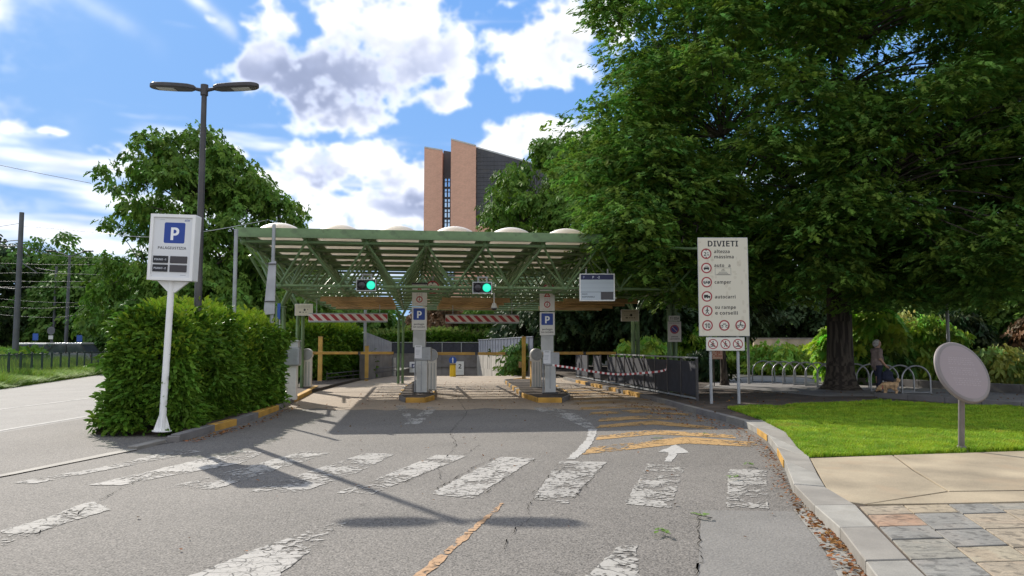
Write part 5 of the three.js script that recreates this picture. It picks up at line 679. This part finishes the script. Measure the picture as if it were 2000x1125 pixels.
{ const d = 40.2, m = F / d, t = thing('bollard', V((885 - 1000) / m, 0, -d), 0, 'bright yellow bollard with a blue arrow sign at the ramp crest', 'bollard'), h = EYE + (675 - 710) / m; put('body', cyl(0.15, 0.16, h, 24, 0, h / 2, 0), M.brightYellow, t); put('sign_plate', T(new THREE.CylinderGeometry(0.2, 0.2, 0.02, 28), 0, h + 0.17, 0.02, Math.PI / 2), M.bluePaint, t); put('arrow', [box(0.05, 0.2, 0.012, 0, h + 0.15, 0.034), T(new THREE.ConeGeometry(0.09, 0.12, 3), 0, h + 0.28, 0.03)], M.white, t); put('collar', cyl(0.165, 0.165, 0.04, 24, 0, h - 0.05, 0), M.darkMetal, t); }
{ const t = thing('handrail', V(-6.75, 0, -34.2), 0, 'low double handrail in front of the left ramp wall', 'handrail'); for (const y of [0.28, 0.45]) put('rail', bar(V(-1.1, y - 0.05, 1.2), V(0.75, y + 0.04, -6.2), 0.025), M.darkMetal, t); for (const k of [0, 0.33, 0.66, 1]) put('post', cyl(0.02, 0.02, 0.52, 8, -1.1 + k * 1.85, 0.26, 1.2 - k * 7.4), M.darkMetal, t); }
// poster on a young tree
tree('young_tree', 'slim young tree with a red poster sign beside its trunk', 'tree', V((1412 - 1000) / F * 29.5, 0.1, -29.5), { seed: 51, trunk: [3.2, 0.11], lean: -0.03, spray: SP.maple, mat: M.leafDark, size: 1.2, per: 50, clumpR: 0.8, limbs: 4, low: 2.6, ell: [[0, 4.6, 0, 1.8, 1.6, 1.8, 24]] });
{ const d = 28.9, m = F / d, p = P(1399.5, 692.5, d), t = thing('poster_sign', V(p.x, p.y, -d), 0, 'small reddish poster sign on a stake below the prohibition board', 'sign'); put('sign_plate', box(24 / m, 18 / m, 0.02), M.posterBack, t); face(t, 23 / m, 17 / m, 0, 0, 0.0115, 230, 170, (g) => { fill(g, '#d8a58c', 0, 0, 230, 170); for (let k = 0; k < 5; k++) for (let j = 0; j < 6; j++) fill(g, LAT[k * 9 + j] > 0.5 ? '#c25a48' : '#e3c0ac', 14 + j * 35, 14 + k * 30, 18 + LAT[k + j * 5] * 14, 18); }); put('stake', cyl(0.02, 0.02, p.y, 8, -0.1, -p.y / 2, -0.03), M.bark, t); }
// ------------------------------------------------------------------ people, dog, bicycle hoops
function field(bones, cell, k = 0.04, wob = 0) { // bones: [ax, ay, az, bx, by, bz, ra, rb]
  const lo = V(1e9, 1e9, 1e9), hi = V(-1e9, -1e9, -1e9); for (const b of bones) { const R = Math.max(b[6], b[7]) + 0.04; for (const o of [0, 3]) { lo.min(V(b[o] - R, b[o + 1] - R, b[o + 2] - R)); hi.max(V(b[o] + R, b[o + 1] + R, b[o + 2] + R)); } }
  const c = lo.clone().add(hi).multiplyScalar(0.5), half = Math.max(hi.x - lo.x, hi.y - lo.y, hi.z - lo.z) / 2 * 1.06, n = Math.min(150, Math.ceil(2 * half / cell)), mc = new MarchingCubes(n, new THREE.MeshStandardMaterial(), false, false, 120000); mc.isolation = 0;
  for (let z = 0; z < n; z++) for (let y = 0; y < n; y++) for (let x = 0; x < n; x++) {
    const px = (x - n / 2) / (n / 2) * half + c.x, py = (y - n / 2) / (n / 2) * half + c.y, pz = (z - n / 2) / (n / 2) * half + c.z; let d = 9;
    for (const b of bones) { const ex = b[3] - b[0], ey = b[4] - b[1], ez = b[5] - b[2], fx = px - b[0], fy = py - b[1], fz = pz - b[2], l = ex * ex + ey * ey + ez * ez, t = l > 0 ? clamp((fx * ex + fy * ey + fz * ez) / l) : 0, q = Math.hypot(fx - ex * t, fy - ey * t, fz - ez * t) - mix(b[6], b[7], t), kk = Math.min(k, b[8] ?? k); const h = Math.max(kk - Math.abs(d - q), 0) / kk; d = Math.min(d, q) - h * h * kk * 0.25; }
    mc.field[x + y * n + z * n * n] = -d + (wob ? perlin.noise(px * 40, py * 40, pz * 40) * wob : 0);
  }
  mc.update(); const m = mc.count ?? mc.geometry.drawRange.count, g = new THREE.BufferGeometry(), p = new Float32Array(m * 3), nn = new Float32Array(m * 3);
  for (let i = 0; i < m * 3; i++) p[i] = mc.positionArray[i] * half; for (let i = 0; i < m * 3; i++) nn[i] = mc.normalArray[i];
  g.setAttribute('position', new THREE.BufferAttribute(p, 3)); g.setAttribute('normal', new THREE.BufferAttribute(nn, 3)); return uvm(g.translate(c.x, c.y, c.z));
}
M.skin = flat(0.42, 0.25, 0.17, 0.6); M.shirt = worn([0.20, 0.15, 0.135], { amp: 0.4, speck: 0.15, m: 0.3, n: 128, dirt: 0.5, dirtC: [0.3, 0.25, 0.23], rough: 0.95, seed: 81 }); M.trousers = worn([0.018, 0.022, 0.045], { amp: 0.3, rough: 0.95, n: 128, seed: 82 }); M.hairGrey = worn([0.38, 0.36, 0.34], { amp: 0.4, speck: 0.5, m: 0.1, n: 64, rough: 0.9, seed: 83 }); M.fur = worn([0.50, 0.33, 0.18], { amp: 0.5, speck: 0.3, m: 0.25, n: 128, rough: 1, dirt: 0.4, dirtC: [0.62, 0.42, 0.24], seed: 84 });
function arm(s, elbow, hand, out) { const [ex, ey, ez] = elbow, [hx, hy, hz] = hand, b = [[ex, ey, ez, hx, hy, hz, 0.04, 0.028]], dx = hx - ex, dy = hy - ey, l = Math.hypot(dx, dy), ux = dx / l, uy = dy / l; b.push([hx, hy, hz, hx + ux * 0.07, hy + uy * 0.07, hz, 0.03, 0.034, 0.015]); for (let f = 0; f < 4; f++) { const o = (f - 1.5) * 0.019, L = [0.07, 0.085, 0.08, 0.06][f], kx = hx + ux * 0.08 - uy * o * 0.3, ky = hy + uy * 0.08 + ux * o * 0.3; b.push([kx, ky, hz + o, kx + ux * L * 0.55, ky + uy * L * 0.55, hz + o, 0.0105, 0.0095, 0.005], [kx + ux * L * 0.55, ky + uy * L * 0.55, hz + o, kx + ux * L * 0.75 + uy * -0.03, ky + uy * L * 0.75 + ux * 0.03, hz + o * 0.9, 0.0095, 0.008, 0.004]); } b.push([hx + ux * 0.02, hy + uy * 0.02, hz + s * 0.02, hx + ux * 0.06 + 0.035, hy + uy * 0.06, hz + s * 0.045, 0.013, 0.01, 0.006]); return b; }
const headBones = (x, y) => [[x - 0.012, y + 0.03, 0, x + 0.008, y + 0.05, 0, 0.092, 0.09], [x + 0.03, y - 0.06, 0, x + 0.045, y - 0.05, 0, 0.058, 0.05], [x + 0.092, y + 0.015, 0, x + 0.108, y - 0.015, 0, 0.012, 0.017, 0.02], [x + 0.085, y - 0.05, -0.02, x + 0.085, y - 0.05, 0.02, 0.011, 0.011, 0.008], [x + 0.084, y + 0.035, -0.03, x + 0.084, y + 0.035, 0.03, 0.014, 0.014, 0.02], [x - 0.005, y + 0.01, 0.088, x - 0.012, y - 0.03, 0.085, 0.02, 0.014, 0.012], [x - 0.005, y + 0.01, -0.088, x - 0.012, y - 0.03, -0.085, 0.02, 0.014, 0.012], [x - 0.03, y - 0.19, 0, x - 0.01, y - 0.05, 0, 0.06, 0.055]];
{ // the man with the dog
  const f = G(1716, 769, 0.106), t = thing('person', V(f.x, 0.106, f.z), 0.15, 'grey haired person in patterned top and dark trousers standing beside the dog', 'person');
  put('body', field([...headBones(0.02, 1.535), [-0.03, 1.1, 0.0, -0.01, 1.36, 0, 0.10, 0.09], ...arm(1, [-0.06, 1.08, 0.235], [0.12, 0.88, 0.22]), [-0.02, 1.33, 0.19, -0.06, 1.08, 0.235, 0.048, 0.042], ...arm(-1, [0.02, 1.08, -0.235], [0.17, 0.88, -0.2]), [-0.02, 1.33, -0.19, 0.02, 1.08, -0.235, 0.048, 0.042], [-0.01, 0.9, 0.08, -0.04, 0.12, 0.08, 0.07, 0.045], [0.01, 0.9, -0.08, 0.06, 0.12, -0.08, 0.07, 0.045]], 0.0125, 0.035), M.skin, t);
  put('shirt', field([[-0.02, 0.86, 0, 0.0, 1.08, 0, 0.158, 0.165], [0.0, 1.08, 0, -0.02, 1.28, 0, 0.165, 0.15], [-0.025, 1.33, -0.14, -0.025, 1.33, 0.14, 0.082, 0.082], [-0.02, 1.34, 0.18, -0.055, 1.13, 0.225, 0.07, 0.066], [-0.02, 1.34, -0.18, 0.01, 1.13, -0.225, 0.07, 0.066], [-0.015, 0.95, -0.06, -0.015, 0.95, 0.06, 0.15, 0.15]], 0.014, 0.06), M.shirt, t);
  put('trousers', field([[-0.02, 0.9, -0.05, -0.02, 0.9, 0.05, 0.145, 0.145], [-0.015, 0.85, 0.085, 0.0, 0.48, 0.09, 0.105, 0.078], [0.0, 0.48, 0.09, -0.05, 0.1, 0.085, 0.078, 0.062], [0.0, 0.85, -0.085, 0.07, 0.48, -0.09, 0.105, 0.078], [0.07, 0.48, -0.09, 0.06, 0.1, -0.085, 0.078, 0.062]], 0.014, 0.04), M.trousers, t);
  put('hair', field([[-0.03, 1.575, 0, -0.005, 1.605, 0, 0.096, 0.088], [-0.06, 1.53, 0, -0.05, 1.5, 0, 0.072, 0.06], [-0.03, 1.56, 0.05, -0.035, 1.52, 0.065, 0.045, 0.03], [-0.03, 1.56, -0.05, -0.035, 1.52, -0.065, 0.045, 0.03]], 0.006, 0.03, 0.004), M.hairGrey, t);
  for (const [x, z] of [[-0.05, 0.085], [0.06, -0.085]]) put('shoe', field([[x - 0.04, 0.05, z, x + 0.05, 0.045, z, 0.05, 0.045], [x + 0.05, 0.045, z, x + 0.15, 0.035, z, 0.045, 0.036], [x, 0.06, z, x, 0.11, z, 0.05, 0.05]], 0.006, 0.03), M.black, t);
  const b = thing('shoulder_bag', V(f.x + 0.2, 0.106, f.z + 0.2), 0.15, 'soft black bag hanging from the hand of the grey haired person', 'bag'); put('bag_body', field([[-0.07, 0.62, 0, 0.09, 0.62, 0, 0.09, 0.09], [-0.08, 0.5, 0, 0.1, 0.46, 0, 0.1, 0.105], [0, 0.7, 0, 0.02, 0.72, 0, 0.05, 0.05]], 0.01, 0.06), M.trousers, b); put('strap', [limb([V(-0.06, 0.68, 0.01), V(-0.05, 0.78, 0.015), V(-0.035, 0.815, 0.02), V(0.01, 0.78, 0.02), V(0.07, 0.68, 0.01)], 0.01, 0.01, 6)], M.black, b);
}
{ const f = G(1737, 770, 0.106), t = thing('dog', V(f.x, 0.106, f.z), -0.25, 'small fluffy golden dog sniffing the ground with raised tail', 'dog');
  put('body', field([[-0.12, 0.27, 0, 0.02, 0.275, 0, 0.105, 0.095], [0.02, 0.275, 0, 0.17, 0.285, 0, 0.095, 0.098], [-0.16, 0.27, 0, -0.25, 0.2, 0, 0.075, 0.062], [-0.26, 0.19, 0, -0.28, 0.17, 0, 0.068, 0.062], [-0.3, 0.155, 0, -0.37, 0.11, 0, 0.042, 0.03], [-0.24, 0.22, 0.055, -0.255, 0.13, 0.075, 0.026, 0.03, 0.01], [-0.24, 0.22, -0.055, -0.255, 0.13, -0.075, 0.026, 0.03, 0.01], [-0.13, 0.24, 0.06, -0.12, 0.13, 0.062, 0.05, 0.034], [-0.12, 0.13, 0.062, -0.14, 0.025, 0.062, 0.034, 0.03], [-0.11, 0.24, -0.06, -0.07, 0.13, -0.062, 0.05, 0.034], [-0.07, 0.13, -0.062, -0.09, 0.025, -0.062, 0.034, 0.03], [0.17, 0.27, 0.055, 0.12, 0.17, 0.06, 0.07, 0.045], [0.12, 0.17, 0.06, 0.2, 0.11, 0.06, 0.042, 0.03], [0.2, 0.11, 0.06, 0.185, 0.025, 0.06, 0.03, 0.03], [0.17, 0.27, -0.055, 0.15, 0.17, -0.06, 0.07, 0.045], [0.15, 0.17, -0.06, 0.23, 0.11, -0.06, 0.042, 0.03], [0.23, 0.11, -0.06, 0.215, 0.025, -0.06, 0.03, 0.03], [0.24, 0.34, 0, 0.27, 0.43, 0, 0.03, 0.04], [0.27, 0.43, 0, 0.24, 0.48, 0, 0.045, 0.03]], 0.007, 0.045, 0.006), M.fur, t);
  put('nose', T(new THREE.SphereGeometry(0.016, 10, 8), -0.398, 0.103, 0), M.black, t); for (const s of [-1, 1]) put('eye', T(new THREE.SphereGeometry(0.01, 8, 6), -0.325, 0.185, s * 0.042), M.black, t); put('collar', T(new THREE.TorusGeometry(0.08, 0.011, 8, 24), -0.2, 0.235, 0, 0, Math.PI / 2, 0), M.redPaint, t);
}
{ const x = (1586 - 1000) / F * 50, t = thing('person', V(x, 0.1, -50), 0, 'distant person in a pale blue shirt left of the large trunk', 'person');
  put('body', field([...headBones(0, 1.7), [0, 1.1, 0, 0, 1.5, 0, 0.12, 0.09], ...arm(1, [0.02, 1.2, 0.25], [0.12, 1.0, 0.22]), ...arm(-1, [0.02, 1.2, -0.25], [0.12, 1.0, -0.22]), [0, 0.95, 0.09, 0, 0.08, 0.09, 0.08, 0.05], [0, 0.95, -0.09, 0.1, 0.08, -0.09, 0.08, 0.05], [0, 0.06, 0.09, 0.14, 0.04, 0.09, 0.045, 0.035], [0.1, 0.06, -0.09, 0.24, 0.04, -0.09, 0.045, 0.035]], 0.016, 0.04), M.skin, t);
  put('shirt', field([[0, 1.0, 0, 0, 1.42, 0, 0.17, 0.16], [0, 1.48, -0.15, 0, 1.48, 0.15, 0.085, 0.085], [0, 1.48, 0.2, 0.02, 1.24, 0.245, 0.07, 0.065], [0, 1.48, -0.2, 0.02, 1.24, -0.245, 0.07, 0.065]], 0.02, 0.06), flat(0.20, 0.34, 0.62, 0.9), t); put('trousers', field([[0, 0.98, 0, 0, 0.98, 0, 0.16, 0.16], [0, 0.9, 0.09, 0, 0.12, 0.09, 0.1, 0.065], [0, 0.9, -0.09, 0.1, 0.12, -0.09, 0.1, 0.065]], 0.02, 0.04), M.trousers, t); put('hair', field([[-0.025, 1.74, 0, 0, 1.77, 0, 0.097, 0.088]], 0.01, 0.03), M.black, t); }
{ // row of bicycle hoops
  const A = V(12.72, 0.104, -24.5), B = V(10.35, 0.104, -32.0), n = 13, ord = ['nearest', 'second nearest', 'third', 'fourth', 'fifth', 'sixth', 'seventh', 'eighth', 'ninth', 'tenth', 'eleventh', 'second farthest', 'farthest'];
  const pts = []; for (let i = 0; i <= 4; i++) pts.push(V(-0.47, i * 0.105, 0)); for (let i = 1; i < 12; i++) { const a = Math.PI - i / 12 * Math.PI; pts.push(V(Math.cos(a) * 0.47, 0.42 + Math.sin(a) * 0.44, 0)); } for (let i = 4; i >= 0; i--) pts.push(V(0.47, i * 0.105, 0));
  const hoop = uvm(new THREE.TubeGeometry(new THREE.CatmullRomCurve3(pts), 60, 0.027, 10)), rail = bar(V(-0.47, 0.03, 0), V(0.47, 0.03, 0), 0.018), fp = cyl(0.06, 0.06, 0.012, 16);
  let first; for (let i = 0; i < n; i++) { const p = A.clone().lerp(B, i / (n - 1)); let t; if (!first) { t = first = thing('bicycle_hoop', p, 0.08, '', 'bicycle rack', 'row of steel bicycle hoops by the path'); put('hoop', hoop, M.galv, t); put('base_rail', rail, M.galv, t); for (const s of [-1, 1]) put('foot_plate', fp, M.galv, t).position.set(s * 0.47, 0.006, 0); } else { t = first.clone(); t.name = numbered('bicycle_hoop'); t.position.copy(p); scene.add(t); } t.userData = { ...t.userData, label: 'arched steel bicycle hoop by the path, ' + ord[i] + ' in the row' }; }
}
// ------------------------------------------------------------------ left: avenue edge, fence, weeds, tram poles, wires, cars
{
  const a = V(-19.0, 0, -21), b = V(-28.6, 0, -62.5), L = b.clone().sub(a), n = 32, t = thing('railing', a, 0, 'dark green iron railing along the weedy verge of the avenue', 'railing'), H = 1.3, ang = Math.atan2(L.x, L.z);
  for (let i = 0; i <= n; i++) { put('post', T(box(0.09, H, 0.05), L.x * i / n, H / 2, L.z * i / n, 0, 0.2), M.railGreen, t); if (i < n) { const bars = []; for (let k = 1; k < 9; k++) bars.push(T(new THREE.BoxGeometry(0.018, H - 0.24, 0.018), L.x * (i + k / 9) / n, H / 2, L.z * (i + k / 9) / n)); put('bar_panel', bars.map((g) => uvm(g)), M.railGreen, t).userData.kind = 'stuff'; } }
  for (const y of [0.16, H - 0.1]) put('rail', beam(V(0, y, 0), L.clone().setY(y), 0.03, 0.04), M.railGreen, t);
  const r = rng(44), list = [], tall = []; for (let i = 0; i < 26000; i++) { const f = r(), w = r(), z = -20 - Math.pow(f, 1.4) * 46, edge = z > -28.4 ? -18.9 : -18.8 - (-28.4 - z) * 0.278, x = edge - 0.1 - w * w * 9, h = 0.7 + fbm3(x * 0.5, 0, z * 0.5, 3) * 1.0; list.push([x, 0, z, 0, r() * 6.28, 0, 1.3 * (0.6 + r() * 0.5), (w < 0.5 ? 0.5 + w * 1.1 : 1.5) * h * 1.45]); if (w > 0.75 && r() < 0.4) tall.push([x - r() * 3, 0.5 + r() * 0.9, z, 0.2 + r() * 1.2, r() * 6.28, r(), 1.2 + r()]); }
  tag(scatter('weeds', tuft(12, 0.5, 0.2, 0.014, 12), M.weed, list, scene, varied(0.6, 0.5)), 'rank green weeds and grass on the verge of the avenue', 'weeds', null, 'stuff');
  tag(scatter('brambles', SP.plane, M.leafPlane, tall, scene, varied(0.6, 0.5)), 'leafy green brambles growing behind the iron railing', 'brambles', null, 'stuff');
}
const tramPole = (label, px, y0, y1, d, r, arms = []) => { const m = F / d, t = thing('tram_pole', V((px - 1000) / m, 0, -d), 0, label, 'pole'), h = EYE + (675 - y0) / m; put('shaft', cyl(r * 0.72, r, h, 18, 0, h / 2, 0), M.poleGrey, t); put('collar', cyl(r * 1.35, r * 1.4, 0.7, 18, 0, 0.35, 0), M.poleGrey, t); for (const [py, len, dy] of arms) { const y = EYE + (675 - py) / m; put('arm', bar(V(0, y, 0), V(len, y + dy, 0), 0.03, 0.025), M.poleGrey, t); } return t; };
tramPole('thick grey tram pole at the far left with bracket arms', 33, 413, 690, 45, 0.175, [[468, -1.6, -0.12], [480, -2.2, 0], [510, 1.1, -0.7], [565, -1.2, 0.1]]);
tramPole('dark pole top rising behind the left end of the canopy', 541, 396, 690, 52, 0.17, [[430, -0.5, 0.05]]);
tramPole('thin grey pole left of the double armed lamp', 106, 520, 690, 66, 0.13, [[530, -1.8, 0.3]]); tramPole('slender pole between the double armed lamp and the tram pole', 120, 560, 690, 72, 0.1, [[575, 0.8, 0]]);
{ const d = 62, m = F / d, t = thing('double_lamp', V((131 - 1000) / m, 0, -d), 0, 'tall street lamp with two curved arms at the far left', 'street lamp'), h = EYE + (675 - 497) / m; put('pole', cyl(0.09, 0.16, h, 16, 0, h / 2, 0), M.poleGrey, t); for (const s of [-1, 1]) { put('arm', [limb([V(0, h - 0.2, 0), V(s * 0.5, h + 0.05, 0), V(s * 1.2, h + 0.25, 0)], 0.05, 0.04, 8)], M.poleGrey, t); put('lamp_head', rbox(0.75, 0.1, 0.26, 0.04, s * 1.5, h + 0.3, 0), M.darkMetal, t); } }
{ const wires = [[[-60, 310, 40], [60, 335, 42], [178, 358, 46]], [[-60, 452, 45], [40, 436, 45]], [[44, 441, 45], [170, 452, 44], [290, 463, 42], [400, 452, 40], [500, 434, 45], [541, 426, 52]], [[-60, 484, 50], [38, 474, 45]], [[36, 480, 45], [120, 500, 55], [230, 506, 60]], [[-60, 512, 52], [110, 517, 55], [260, 515, 60]], [[-60, 535, 52], [60, 533, 55], [230, 538, 60]], [[-60, 549, 52], [100, 550, 55], [260, 549, 60]], [[-60, 560, 52], [120, 561, 55], [230, 560, 60]], [[-60, 578, 52], [80, 590, 55], [230, 591, 60]], [[-60, 596, 52], [90, 602, 55], [230, 590, 60]], [[-60, 610, 52], [100, 620, 55], [200, 606, 60]]];
  const where = ['crossing the open sky at left', 'leaving the top of the thick tram pole to the left', 'from the thick tram pole past the parking sign', 'above the bracket of the thick tram pole', 'sloping down from the thick tram pole to the right', 'highest before the dark trees at left', 'second highest before the dark trees at left', 'third highest before the dark trees at left', 'fourth highest before the dark trees at left', 'sagging towards the right before the dark trees', 'second lowest before the dark trees at left', 'lowest before the dark trees at left'];
  wires.forEach((w, i) => { const pts = w.map(([a, b, c]) => P(a, b, c)), o = pts[0].clone(); const m = put('overhead_wire', new THREE.TubeGeometry(new THREE.CatmullRomCurve3(pts.map((p) => p.sub(o))), 24, i === 2 ? 0.016 : 0.014, 5), i === 2 ? M.lightGrey : M.poleGrey); m.position.copy(o); tag(m, 'thin overhead wire ' + where[i], 'wire', 'overhead wires at left'); }); }
function car(label, px, d, turn, paint, s = 1) { const t = thing('parked_car', V((px - 1000) / F * d, 0, -d), turn, label, 'car'), W = 1.75;
  const prof = new THREE.Shape(); [[-2.05, 0.35], [-2.1, 0.7], [-1.95, 0.95], [-1.2, 1.06], [1.9, 1.02], [2.08, 0.8], [2.1, 0.4], [1.75, 0.32], [-1.8, 0.3]].forEach(([x, y], i) => i ? prof.lineTo(x, y) : prof.moveTo(x, y)); prof.closePath(); put('body', uvm(new THREE.ExtrudeGeometry(prof, { depth: W - 0.12, bevelEnabled: true, bevelThickness: 0.06, bevelSize: 0.05, bevelSegments: 3 }).translate(0, 0, -W / 2 + 0.06)), paint, t);
  const cab = new THREE.Shape(); [[-1.25, 1.03], [-0.5, 1.6], [0.4, 1.72], [1.4, 1.66], [1.95, 1.0]].forEach(([x, y], i) => i ? cab.lineTo(x, y) : cab.moveTo(x, y)); cab.closePath(); put('glasshouse', new THREE.ExtrudeGeometry(cab, { depth: W - 0.36, bevelEnabled: true, bevelThickness: 0.05, bevelSize: 0.02, bevelSegments: 2 }).translate(0, 0, -W / 2 + 0.18), M.carGlass, t);
  put('roof', [rbox(2.0, 0.13, W - 0.26, 0.05, 0.45, 1.73, 0)], paint, t); for (const z of [-1, 1]) { for (const [x0, x1] of [[-1.2, -0.45], [1.85, 1.4]]) put('pillar', beam(V(x0, 1.05, z * (W / 2 - 0.13)), V(x1, 1.68, z * (W / 2 - 0.14)), 0.06, 0.09), M.black, t); put('pillar', box(0.09, 0.64, 0.05, 0.35, 1.37, z * (W / 2 - 0.125)), M.black, t); for (const x of [-1.3, 1.3]) { const w = put('wheel', T(new THREE.CylinderGeometry(0.34, 0.34, 0.2, 28), x, 0.34, z * (W / 2 - 0.09), Math.PI / 2), M.black, t); put('rim', T(new THREE.CylinderGeometry(0.21, 0.21, 0.02, 20), x, 0.34, z * (W / 2 + 0.012), Math.PI / 2), M.lightGrey, w); } put('headlight', rbox(0.1, 0.14, 0.34, 0.03, -2.08, 0.82, z * 0.6), M.white, t); put('tail_light', rbox(0.06, 0.2, 0.22, 0.02, 2.1, 0.85, z * 0.68), M.redPaint, t); } return t; }
car('white car half hidden by weeds beside the thick tram pole', 62, 56, 0.1, M.white); car('silver car half hidden by weeds near the hedge at left', 135, 54, -0.05, M.silver);
{ const d = 58, m = F / d; const sg = (label, px, py, kind) => { const t = thing('road_sign', V((px - 1000) / m, 0, -d), 0, label, 'sign'), y = EYE + (675 - py) / m; put('post', cyl(0.035, 0.035, y, 10, 0, y / 2, -0.04), M.poleGrey, t); if (kind) { put('sign_plate', T(new THREE.CylinderGeometry(0.3, 0.3, 0.02, 24), 0, y, 0, Math.PI / 2), M.poleGrey, t); put('lower_plate', box(0.34, 0.28, 0.02, 0, y - 0.5, 0), M.lightGrey, t); } else put('sign_plate', box(0.42, 0.5, 0.02, 0, y, 0), M.bluePaint, t); }; sg('grey back of a round road sign near the thin pole at left', 101, 646, 1); sg('small blue road sign between the tram pole and the thin pole', 71, 658, 0); sg('small blue road sign just left of the hedge', 157, 661, 0); }
// ------------------------------------------------------------------ park walls far right, litter, twigs
{ const mk = (label, x0, x1, y0, d, mat, hgt) => { const m = F / d, w = (x1 - x0) / m, t = thing('garden_wall', V(((x0 + x1) / 2 - 1000) / m, 0, -d), 0, label, 'wall'), h = hgt ?? EYE + (675 - y0) / m, n = Math.max(2, Math.round(w / 3)); for (let i = 0; i < n; i++) put('wall_panel', box(w / n - 0.02, h, 0.3, -w / 2 + w * (i + 0.5) / n, h / 2, 0), mat, t); put('coping', box(w + 0.1, 0.08, 0.42, 0, h + 0.04, 0), M.granite, t); }; mk('far pale garden wall left of the large trunk', 1470, 1602, 662, 58, M.gravel); mk('far grey wall behind the dark tree right of the right totem', 1120, 1250, 664, 60, M.lightGrey); }
{
  const r = rng(66), g = []; leafTris(g, V(0, 0.004, -0.03), V(0, 0.25, 1).normalize(), V(0, 1, -0.25).normalize(), 0.07, 0.045, 0); const lg = new THREE.BufferGeometry(); lg.setAttribute('position', new THREE.Float32BufferAttribute(g, 3)); lg.computeVertexNormals();
  const list = [], add = (p, y, s) => list.push([p.x, y, p.z, (r() - 0.5) * 0.9, r() * 6.28, (r() - 0.5) * 0.9, s * (0.6 + r() * 0.7)]);
  const along = (px, y, n, wid, s) => { const pts = GP(px, y); for (let i = 0; i < n; i++) { const k = r() * (pts.length - 1), j = Math.floor(k), p = pts[j].clone().lerp(pts[j + 1], k - j); p.x -= Math.pow(r(), 1.8) * wid; p.z += (r() - 0.5) * 0.1; add(p, 0.014 + Math.abs(r() - 0.5) * 0.02, s); } };
  along([[1595, 1003], [1640, 1052], [1690, 1120], [1760, 1215]], 0, 420, 0.2, 0.7); along([[1500, 875], [1520, 905], [1545, 965], [1595, 1003]], 0, 200, 0.2, 0.65); along([[1450, 840], [1480, 858], [1500, 875]], 0, 110, 0.45, 0.65); along([[1265, 790], [1360, 812], [1450, 840]], 0, 240, 0.9, 0.8);
  along([[352, 866], [420, 848], [465, 838], [520, 818], [575, 793]], 0, 200, -0.25, 0.8);
  for (let i = 0; i < 500; i++) add(V(-5 + r() * 10, 0, -19 - r() * 16), 0.02, 0.8); for (let i = 0; i < 90; i++) add(V(-4 + r() * 8, 0, -6 - r() * 12), 0.016, 0.6); for (let i = 0; i < 500; i++) { const p = V(4.5 + r() * 12, 0, -17 - r() * 8); add(p, 0.115, 0.9); }
  tag(scatter('fallen_leaves', lg, M.leafBrown, list, scene, (i, c) => { const k = 0.5 + LAT[i * 17 & 65535], w = LAT[i * 23 & 65535]; return c.setRGB(k * 1.1, k * (0.8 + w * 0.35), k * 0.8); }), 'dry brown leaves lying along the gutters and lanes', 'fallen leaves', null, 'stuff');
  [[1462, 908, 'beside the last crosswalk stripe at right'], [1278, 858, 'on the first yellow chevron'], [1375, 850, 'at the right end of the yellow chevrons'], [1380, 1012, 'beside the pale patch of asphalt'], [1440, 934, 'on the right hand crosswalk stripe'], [1290, 1040, 'alone in the foreground asphalt']].forEach(([x, y, w], i) => { const t = thing('fallen_twig', G(x, y, 0.02), i * 1.3, 'fallen green twig ' + w, 'twig'); const m = put('leaves', SP.laurel, M.leafPlane, t); m.scale.set(0.6, 0.2, 0.6); m.position.y = 0.03; put('stem', bar(V(0, 0.012, -0.06), V(0.02, 0.02, 0.16), 0.004, 0.002, 5), M.bark, t); });
}
renderer.render(scene, camera);
